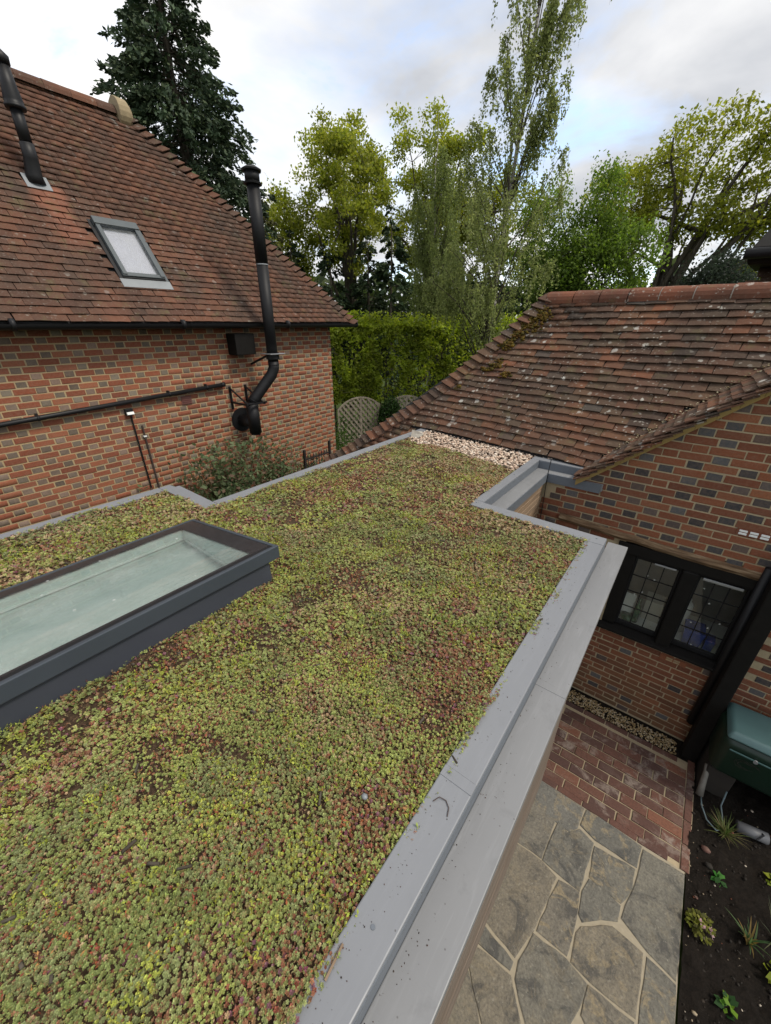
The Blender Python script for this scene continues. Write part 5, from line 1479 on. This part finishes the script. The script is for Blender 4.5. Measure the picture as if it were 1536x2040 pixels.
# birches: fine hanging twigs
def birch(label, base, H, ells, lean, nstr, slen, nleaf, lsize, seed, r_t=.09, pal=BIRCH):
    R = np.random.RandomState(seed); t_ = thing('birch_tree', base, label, 'tree', 'birches beside the hedge'); B = np.array(base, float)
    top = B + np.array([lean[0], lean[1], H]); tr_ = curve(B, top, 0, R, 14, .015); m = len(tr_) - 1; segs = []
    for i in range(m): segs.append((tr_[i], tr_[i + 1], r_t * (1 - .9 * i / m), r_t * (1 - .9 * (i + 1) / m)))
    V, F = limb_mesh(segs, 8); npmesh('trunk', V, [F], M['birch_bark'], t_, None, True)
    vol = np.array([e[3] * e[5] for e in ells]); vol /= vol.sum(); segs = []; LC = []; nb = max(24, nstr // 13)
    starts = []
    for k in range(nb):
        e = ells[R.choice(len(ells), p=vol)]; d = unit(R.normal(0, 1, 3))
        q = B + np.array(e[:3]) + d * np.array(e[3:]) * R.uniform(.3, 1.0) ** .5
        zz = q[2] - R.uniform(.8, 2.2) * (.35 + .65 * min(1.0, e[3])); f = np.clip((zz - B[2]) / H, .1, .97); p = tr_[int(f * m)]
        c = curve(p, q, .12, R, 5, .04); r0 = .022 * (1 - f) + .008
        for i in range(5): segs.append((c[i], c[i + 1], r0 * (1 - .8 * i / 5), r0 * (1 - .8 * (i + 1) / 5)))
        starts += [c[3], c[4], c[5], c[5]]
    starts = np.array(starts)
    per = nleaf // nstr
    for k in range(nstr):
        s = starts[R.randint(len(starts))] + R.normal(0, .06, 3); L = slen * R.uniform(.35, 1.15)
        a = R.uniform(0, 6.28); o = np.array([math.cos(a), math.sin(a), 0]) * R.uniform(.05, .28)
        e = s + o * L + np.array([0, 0, -L]); mid = (s + e) / 2 + o * .35 * L + np.array([0, 0, .12 * L])
        segs.append((s, mid, .002, .0015)); segs.append((mid, e, .0015, .001))
        f = R.uniform(0, 1, per)[:, None]; LC.append(((1 - f) ** 2 * s + 2 * f * (1 - f) * mid + f * f * e) + R.normal(0, .035, (per, 3)))
    V, F = limb_mesh(segs, 4); npmesh('twigs', V, [F], M['bark'], t_)
    C = np.concatenate(LC); n = len(C); V, F = leaf_cloud(C, lsize, R, .1, .62, .8)
    npmesh('crown', V, [F], M['leaf'], t_, np.repeat(cols(R, n, pal, .25), 4, 0))
birch('very tall slender birch with a white trunk leaning slightly right', (-5.42, 11.75, 0), 15.6,
      [(.55, .3, 13.4, 1.45, 1.35, 2.2), (.40, .2, 11.0, 1.25, 1.25, 1.5), (.15, .1, 8.8, 1.25, 1.2, 1.3), (.05, .1, 7.0, 1.85, 1.7, 1.4), (-.1, 0, 5.4, 1.9, 1.7, 1.3), (-.2, 0, 4.2, 1.3, 1.2, 1.0)], (.75, .4), 1250, .95, 50000, .034, 71, .085)
birch('shorter weeping birch with a white stem to the left of the tall one', (-8.35, 13.6, 0), 9.8,
      [(-.1, 0, 7.6, .9, .9, 1.6), (.1, 0, 5.8, 1.15, 1.1, 1.4), (.3, .1, 4.6, 1.1, 1.0, 1.0)], (-.25, .1), 1050, 1.3, 42000, .034, 72, .07, [(.20, .24, .08), (.23, .275, .09), (.17, .21, .07)])
# hedge
hd = thing('hornbeam_hedge', (-7.6, 12.0, 0), 'tall clipped hornbeam hedge in fresh leaf behind the trellis', 'hedge')
R = np.random.RandomState(81)
ha, hb_ = np.array([-11.2, 8.6]), np.array([-5.0, 16.0]); hdir = (hb_ - ha) / np.linalg.norm(hb_ - ha); hnrm = np.array([hdir[1], -hdir[0]])
nL = 80000; Lh = np.linalg.norm(hb_ - ha)
s = R.uniform(0, Lh, nL); f = R.uniform(0, 1, nL)
topz = 3.72 + .22 * vnoise(s, s * 0, 1.1, 5) + .12 * vnoise(s, s * 0, 5, 6)
on_top = f < .25
z = np.where(on_top, topz - np.abs(R.normal(0, .10, nL)), R.uniform(.3, 1, nL) ** .8 * topz)
dpt = np.where(on_top, R.uniform(-.5, .55, nL), .5 - np.abs(R.normal(0, .16, nL)) + .12 * vnoise(s, z, 2.2, 9))
gap = (vnoise(s, z, 1.6, 12) * .5 + vnoise(s, z, 4.5, 13) * .5) < .45
keep = ~(gap & ~on_top & (R.rand(nL) < .85))
C = np.stack([ha[0] + hdir[0] * s + hnrm[0] * dpt, ha[1] + hdir[1] * s + hnrm[1] * dpt, z], 1)[keep]
spr = R.rand(1300) * Lh; sc_ = []
for q in spr:
    hh = R.uniform(.08, .62) ** 1.2; dd = R.uniform(-.4, .5); tz = 3.72 + .22 * float(vnoise(np.array([q]), np.array([0.]), 1.1, 5)[0]); ln = R.normal(0, .25)
    for w in range(6): sc_.append((ha[0] + hdir[0] * (q + ln * hh * w / 6) + hnrm[0] * dd, ha[1] + hdir[1] * (q + ln * hh * w / 6) + hnrm[1] * dd, tz + hh * w / 6))
C = np.concatenate([C, np.array(sc_)]); n = len(C)
V, F = leaf_cloud(C, .056, R, .5, .6)
tone = (.75 + .75 * vnoise(C[:, 0] * 1.3 + C[:, 1], C[:, 2] * 1.5, 2.3, 15))[:, None]
npmesh('crown', V, [F], M['leaf'], hd, np.repeat(cols(R, n, [(.23, .29, .034), (.27, .33, .04), (.19, .25, .028), (.32, .36, .05)], .2) * tone, 4, 0))
segs = []
for q in range(46):
    sx_ = R.uniform(0, Lh); b = np.array([ha[0] + hdir[0] * sx_, ha[1] + hdir[1] * sx_, 0]) + np.array([hnrm[0], hnrm[1], 0]) * R.uniform(-.1, .3); c = b + np.array([R.normal(0, .2), R.normal(0, .2), 3.6]); cv = curve(b, c, 0, R, 6, .03)
    for i in range(6): segs.append((cv[i], cv[i + 1], .028 - .003 * i, .025 - .003 * i))
    for w in range(10):
        p = cv[R.randint(1, 6)]; segs.append((p, p + np.array([hdir[0] * R.normal(0, .5) + hnrm[0] * .35, hdir[1] * R.normal(0, .5) + hnrm[1] * .35, R.uniform(0, .5)]), .010, .004))
V, F = limb_mesh(segs, 5); npmesh('stems', V, [F], M['bark'], hd)
# dark bush in front of the trellis
leafy_c = np.array([-7.55, 10.05, 0]); R = np.random.RandomState(91)
bt = thing('laurel_bush', (-7.55, 10.05, 0), 'dark green bush growing over the gap between two trellis panels', 'bush')
n = 3200; C = leafy_c + unit(R.normal(0, 1, (n, 3))) * np.array([.42, .42, .95]) * (R.uniform(.3, 1, (n, 1)) ** .5) + np.array([0, 0, .95])
V, F = leaf_cloud(C, .05, R, .5, .5); npmesh('crown', V, [F], M['leaf'], bt, np.repeat(cols(R, n, [(.03, .06, .015), (.04, .085, .02), (.022, .045, .012)]), 4, 0))
sm = MB()
for q in range(7): sm.tube([leafy_c[:], tuple(leafy_c + np.array([R.normal(0, .2), R.normal(0, .2), 1.4]))], [.015, .006], 5)
sm.build('stems', M['bark'], bt)
iv = np.array([-6.6, 7.4, 0]); n = 900
it = thing('ivy_bush', tuple(iv), 'small green weeds at the corner of the brick house by the trellis', 'bush')
C = np.array([-7.6, 7.6, .9]) + R.normal(0, 1, (n, 3)) * np.array([.30, .30, .28]); V, F = leaf_cloud(C, .05, R, .5, .5); npmesh('crown', V, [F], M['leaf'], it, np.repeat(cols(R, n, [(.05, .10, .02), (.08, .13, .03)]), 4, 0))

# ------------------------------------------------------------------ pebble margin on the roof
R = np.random.RandomState(101)
n = 5200
x = R.uniform(-2.72, -.55, n); y = R.uniform(3.4, 4.6, n)
near = np.interp(x, [-2.72, -2.56, -2.2, -1.9, -1.30, -1.19], [3.98, 3.84, 3.86, 3.80, 3.66, 3.62])
far = 4.442 + (x + 2.639) * (-.148 / .989) + .03
ok = (y > near + R.normal(0, .02, n)) & (y < far) & ~((x > -1.205) & (y < 4.205))
ok &= (x < -1.19) | (y > 4.2)
P = np.stack([x, y, 2.638 + R.uniform(0, .028, n)], 1)[ok]
pebbles('pebbles', P, .0165, [(.52, .40, .30), (.60, .48, .37), (.44, .33, .25), (.66, .57, .47), (.50, .36, .27), (.36, .28, .22)], M['stone_bits'], 'margin of pale pinkish pebbles between the sedum and the old tiles', flat=.6)

# ------------------------------------------------------------------ sedum roof
def roof_mask(x, y):
    inn = (x > -3.375) & (x < -.29) & (y > -.43) & (y < 1.29)
    inn |= (x > -2.735) & (x < -.29) & (y >= 1.29) & (y < 2.615)
    nr_ = np.interp(x, [-2.72, -2.56, -2.2, -1.9, -1.30, -1.19], [3.98, 3.84, 3.86, 3.80, 3.66, 3.62])
    inn |= (x > -2.735) & (x < -1.185) & (y >= 2.615) & (y < nr_ + .015)
    inn &= ~((x > XB + .02) & (x < XF - .022) & (y < YE - .052))
    return inn
def frilled(x, y):      # the mat edge wanders over the copings
    return x + .022 * (vnoise(x, y, 9, 41) - .5) + .012 * (vnoise(x, y, 31, 42) - .5), y + .022 * (vnoise(x, y, 9, 43) - .5)
def height(x, y):
    return 2.634 + .030 * vnoise(x, y, 3.1, 51) + .020 * vnoise(x, y, 9, 52) + .010 * vnoise(x, y, 24, 53)
def spots(n, seed, ymin=-.42, ymax=4.0):
    R = np.random.RandomState(seed)
    x = R.uniform(-3.40, -.24, n); y = R.uniform(ymin, ymax, n)
    fx, fy = frilled(x, y)
    k = roof_mask(fx, fy) & (y > np.interp(x, [-1.6, -.78, -.25], [-.35, -.40, .0]) - .02)
    return x[k], y[k]
def bare(x, y):
    seam = np.abs(vnoise(x, y, 1.5, 63) - .5) + .04 * (vnoise(x, y, 11, 64) - .5)
    return (vnoise(x, y, 2.3, 61) * .55 + vnoise(x, y, 7, 62) * .45) - np.where(seam < .022, .22, 0)
def camdist(x, y): return np.sqrt(x * x + y * y + 1.3 ** 2)
def tint(x, y, R):
    n = len(x)
    a = vnoise(x, y, 1.7, 71); b = vnoise(x, y, 4.5, 72); c = vnoise(x, y, 13, 73); r = R.rand(n)
    g1 = np.array([.20, .235, .080]); g2 = np.array([.30, .335, .105]); g3 = np.array([.21, .225, .12]); red = np.array([.215, .085, .050]); br = np.array([.27, .165, .085]); pu = np.array([.19, .085, .105]); yl = np.array([.33, .36, .075])
    out = g1 + (g2 - g1) * np.clip((b - .3) * 2 + r * .3, 0, 1)[:, None]
    out = np.where((c > .6)[:, None], out * .55 + g3 * .45, out)
    pr = np.clip((a * .35 + b * .35 + c * .3 - .40) * 2.4, .10, .62)
    R1 = R.rand(n); isr = R1 < pr
    mixr = R.rand(n)[:, None]
    out = np.where(isr[:, None], red * mixr + br * (1 - mixr), out)
    out = np.where((isr & (R.rand(n) < .14))[:, None], pu, out)
    tan = np.array([.36, .275, .155]); tanp = np.clip((vnoise(x, y, .9, 75) * .5 + vnoise(x, y, 3.2, 76) * .5 - .42) * 2.0 + .16 * (y - .8), .02, .58)
    out = np.where((R.rand(n) < tanp)[:, None], tan, out)
    yy = (vnoise(x, y, 6.5, 74) > .78) & (R.rand(n) < .35)
    out = np.where(yy[:, None], yl, out)
    return out * 1.30 * R.uniform(.72, 1.25, (n, 1))
def rosettes(x, y, rad, petals, whorls, seed, tilt=.30):
    R = np.random.RandomState(seed); n = len(x)
    z = height(x, y) + R.uniform(-.006, .008, n); C = np.stack([x, y, z], 1)
    ax = unit(np.stack([R.normal(0, tilt, n), R.normal(0, tilt, n), np.ones(n)], 1))
    t1 = unit(np.cross(ax, np.array([1., 0, 0]))); t2 = np.cross(ax, t1)
    s = rad * R.uniform(.6, 1.3, n); base = tint(x, y, R); Vs = []; Cs = []
    ph0 = R.uniform(0, 6.28, n)
    blush = np.where(R.rand(n) < .25, 1.0, 0.0)[:, None] * np.array([[.10, -.06, -.01]])
    for w in range(whorls):
        k = petals - w * 2; sc_ = s * (1 - .40 * w); el = .12 + .62 * w
        for i in range(k):
            a = ph0 + i * 6.2832 / k + w * .6
            d = t1 * np.cos(a)[:, None] + t2 * np.sin(a)[:, None]; sd = -t1 * np.sin(a)[:, None] + t2 * np.cos(a)[:, None]
            lift = ax * ((.10 + .30 * w) * s)[:, None]
            tip = C + (d * math.cos(el) + ax * math.sin(el)) * sc_[:, None] + lift
            mid = C + (d * math.cos(el) * .66 + ax * (math.sin(el) * .55 + .16)) * sc_[:, None] + lift
            hw = (sc_ * (1.9 / k if k > 3 else .55))[:, None]
            Vs.append(np.stack([C + lift - ax * .25 * s[:, None], mid + sd * hw, tip, mid - sd * hw], 1))
            br_ = np.clip(base * (.88 + .34 * w), .01, 1)
            Cs.append(np.stack([br_ * .8, br_, np.clip(br_ * 1.05 + blush * (1 - .5 * w), .01, 1), br_], 1))
    V = np.concatenate(Vs).reshape(-1, 3); Cc = np.concatenate(Cs).reshape(-1, 3)
    return V, np.arange(len(V)).reshape(-1, 4), Cc
def sprigs(x, y, L, nl, seed, pal, lean=.8):
    R = np.random.RandomState(seed); n = len(x); z = height(x, y) - .004; C = np.stack([x, y, z], 1)
    ax = unit(np.stack([R.normal(0, lean, n), R.normal(0, lean, n), np.ones(n) * .8], 1)); s = L * R.uniform(.5, 1.3, n)
    base = np.array(pal)[R.randint(0, len(pal), n)] * R.uniform(.75, 1.25, (n, 1)); Vs = []; Cs = []
    for i in range(nl):
        f = (i + 1) / nl; p = C + ax * (s * f)[:, None]; d = unit(R.normal(0, 1, (n, 3)) + ax * 1.1); b = unit(np.cross(d, R.normal(0, 1, (n, 3))))
        l = (s * .38 * R.uniform(.7, 1.2, n))[:, None]
        Vs.append(np.stack([p, p + d * l * .5 + b * l * .24, p + d * l, p + d * l * .5 - b * l * .24], 1)); Cs.append(np.repeat(base[:, None] * 1.0, 4, 1))
    V = np.concatenate(Vs).reshape(-1, 3); return V, np.arange(len(V)).reshape(-1, 4), np.concatenate(Cs).reshape(-1, 3)
parts = []
def thin(x, y, thr, seed, near=None, far=None):
    R = np.random.RandomState(seed); k = (bare(x, y) > thr) | (R.rand(len(x)) < .30)
    d = camdist(x, y)
    if near is not None: k &= d >= near
    if far is not None: k &= d < far
    return x[k], y[k]
UNDER = [(.28, .10, .065), (.34, .17, .09), (.40, .27, .15), (.24, .12, .08), (.32, .26, .13), (.22, .08, .08)]
x, y = spots(225000, 201, -.42, 1.9); x, y = thin(x, y, .26, 1, None, 1.8); parts.append(rosettes(x, y, .0050, 5, 2, 301))
x, y = spots(165000, 202, -.42, 3.0); x, y = thin(x, y, .24, 2, 1.8, 2.8); parts.append(rosettes(x, y, .0066, 4, 1, 302, .5))
x, y = spots(95000, 207); x, y = thin(x, y, .24, 4, 2.8, None); parts.append(rosettes(x, y, .0098, 4, 1, 307, .5))
x, y = spots(55000, 209, -.42, 1.9); x, y = thin(x, y, .24, 5, None, 1.9); parts.append(sprigs(x, y, .012, 5, 309, [(.30, .33, .09), (.36, .36, .12), (.38, .28, .14), (.24, .28, .09), (.30, .15, .08)], .6))
x, y = spots(26000, 203); x, y = thin(x, y, .27, 3, 2.0, None); parts.append(sprigs(x, y, .017, 4, 303, [(.26, .31, .10), (.33, .36, .12), (.25, .13, .085), (.30, .20, .11)], .7))
x, y = spots(42000, 204); k = (vnoise(x, y, 5.3, 81) > .70); parts.append(sprigs(x[k], y[k], .018, 7, 304, [(.34, .36, .05), (.40, .40, .06), (.28, .33, .07)], .6))
x, y = spots(58000, 205); k = (vnoise(x, y, 6.3, 82) + .4 * vnoise(x, y, 2.1, 83) > .50); parts.append(sprigs(x[k], y[k], 0.015, 4, 305, UNDER, 1.3))
x, y = spots(9000, 206); k = (vnoise(x, y, 2.6, 84) > .55); parts.append(sprigs(x[k], y[k], .024, 5, 306, [(.30, .075, .045), (.36, .12, .05), (.42, .22, .08)], .9))
x, y = spots(16000, 208, -.42, 2.2); k = (vnoise(x, y, 8.3, 85) > .62); parts.append(sprigs(x[k], y[k], .026, 8, 308, [(.33, .38, .06), (.28, .34, .09), (.38, .40, .07)], .5))
V = np.concatenate([p_[0] for p_ in parts]); b = 0; Fs = []
for p_ in parts: Fs.append(p_[1] + b); b += len(p_[0])
sd_ = npmesh('sedum', V, [np.concatenate(Fs)], M['sedum'], None, np.concatenate([p_[2] for p_ in parts]))
setp(sd_, 'patchy mat of green and red sedum covering the flat roof', kind='stuff')
# growing medium under it
nx, ny = 150, 210
X, Y = np.meshgrid(np.linspace(-3.40, -.26, nx), np.linspace(-.46, 4.05, ny), indexing='ij')
Z = height(X, Y) - .014 + .008 * vnoise(X, Y, 50, 91)
I = np.arange(nx * ny).reshape(nx, ny)
F = np.stack([I[:-1, :-1], I[1:, :-1], I[1:, 1:], I[:-1, 1:]], -1).reshape(-1, 4)
cx_, cy_ = frilled(X, Y)
ins = roof_mask(cx_, cy_).ravel()
F = F[ins[F].all(1)]
used = np.unique(F); remap = np.full(nx * ny, -1); remap[used] = np.arange(len(used))
setp(npmesh('roof_substrate', np.stack([X, Y, Z], -1).reshape(-1, 3)[used], [remap[F]], M['substrate'], None, None, True), 'dark crumbly growing medium showing between the sedum', kind='stuff')
# crumbs shed over the copings and trays
n = 330
f = R.rand(n); yy = .05 + 2.5 * f ** 1.6
xx = np.where(R.rand(n) < .55, -.30 + np.abs(R.normal(0, .035, n)), -.20 + np.abs(R.normal(0, .03, n)))
zz = np.where(xx < -.212, ZU + .0015, ZT + .0015); k = (xx < -.09) & ~((xx > -.212) & (xx < -.205))
pebbles('soil_specks', np.stack([xx, yy, zz], 1)[k], .0004 + .0016 * R.rand(int(k.sum())), [(.03, .02, .015), (.06, .04, .03), (.09, .05, .04)], M['stone_bits'], 'specks of soil spilled over the grey coping and gutter tray', flat=.5)
cx2, cy2 = spots(420, 211, -.42, 2.6); cx2, cy2 = cx2[:150], cy2[:150]
cV = []; cF = []
for q in range(len(cx2)):
    b = len(cV); a = R.uniform(0, 6.28); L = R.uniform(.006, .020); w = R.uniform(.002, .005); z = float(height(np.array([cx2[q]]), np.array([cy2[q]]))[0]) + .006
    for sx, sy, sz in ((-1, -1, 0), (1, -1, .004), (1, 1, .004), (-1, 1, 0), (-.8, -.6, .006), (.8, -.6, .009), (.8, .6, .009), (-.8, .6, .006)):
        u, v = sx * L, sy * w; cV.append((cx2[q] + u * math.cos(a) - v * math.sin(a), cy2[q] + u * math.sin(a) + v * math.cos(a), z + sz))
    cF += [tuple(b + i for i in f) for f in ((0, 3, 2, 1), (4, 5, 6, 7), (0, 1, 5, 4), (1, 2, 6, 5), (2, 3, 7, 6), (3, 0, 4, 7))]
setp(npmesh('bark_chips', np.array(cV), [np.array(cF)], M['bark'], None), 'dark bark chips and twigs lying among the sedum', kind='stuff')
st_ = MB().tube([(-.292, .62, ZU + .003), (-.282, .64, ZU + .006), (-.262, .645, ZU + .003), (-.245, .632, ZU + .004), (-.238, .61, ZU + .003)], .0014, 5).build('red_stem', M['rusty'])
setp(st_, 'curled dry sedum stem lying on the near coping', 'stem')
tw = MB().tube([(-.300, .235, ZU + .004), (-.292, .17, ZU + .005)], .003, 6).build('dry_twig', M['timber'])
setp(tw, 'straw coloured twig at the near end of the coping', 'twig')
V = PV * np.array([.012, .010, .007]) + np.array([-.46, .50, height(np.array([-.46]), np.array([.50]))[0] + .012])
setp(npmesh('pebble', V, [PF], M['lead'], None, None, True), 'single grey pebble among the sedum near the coping', 'pebble')
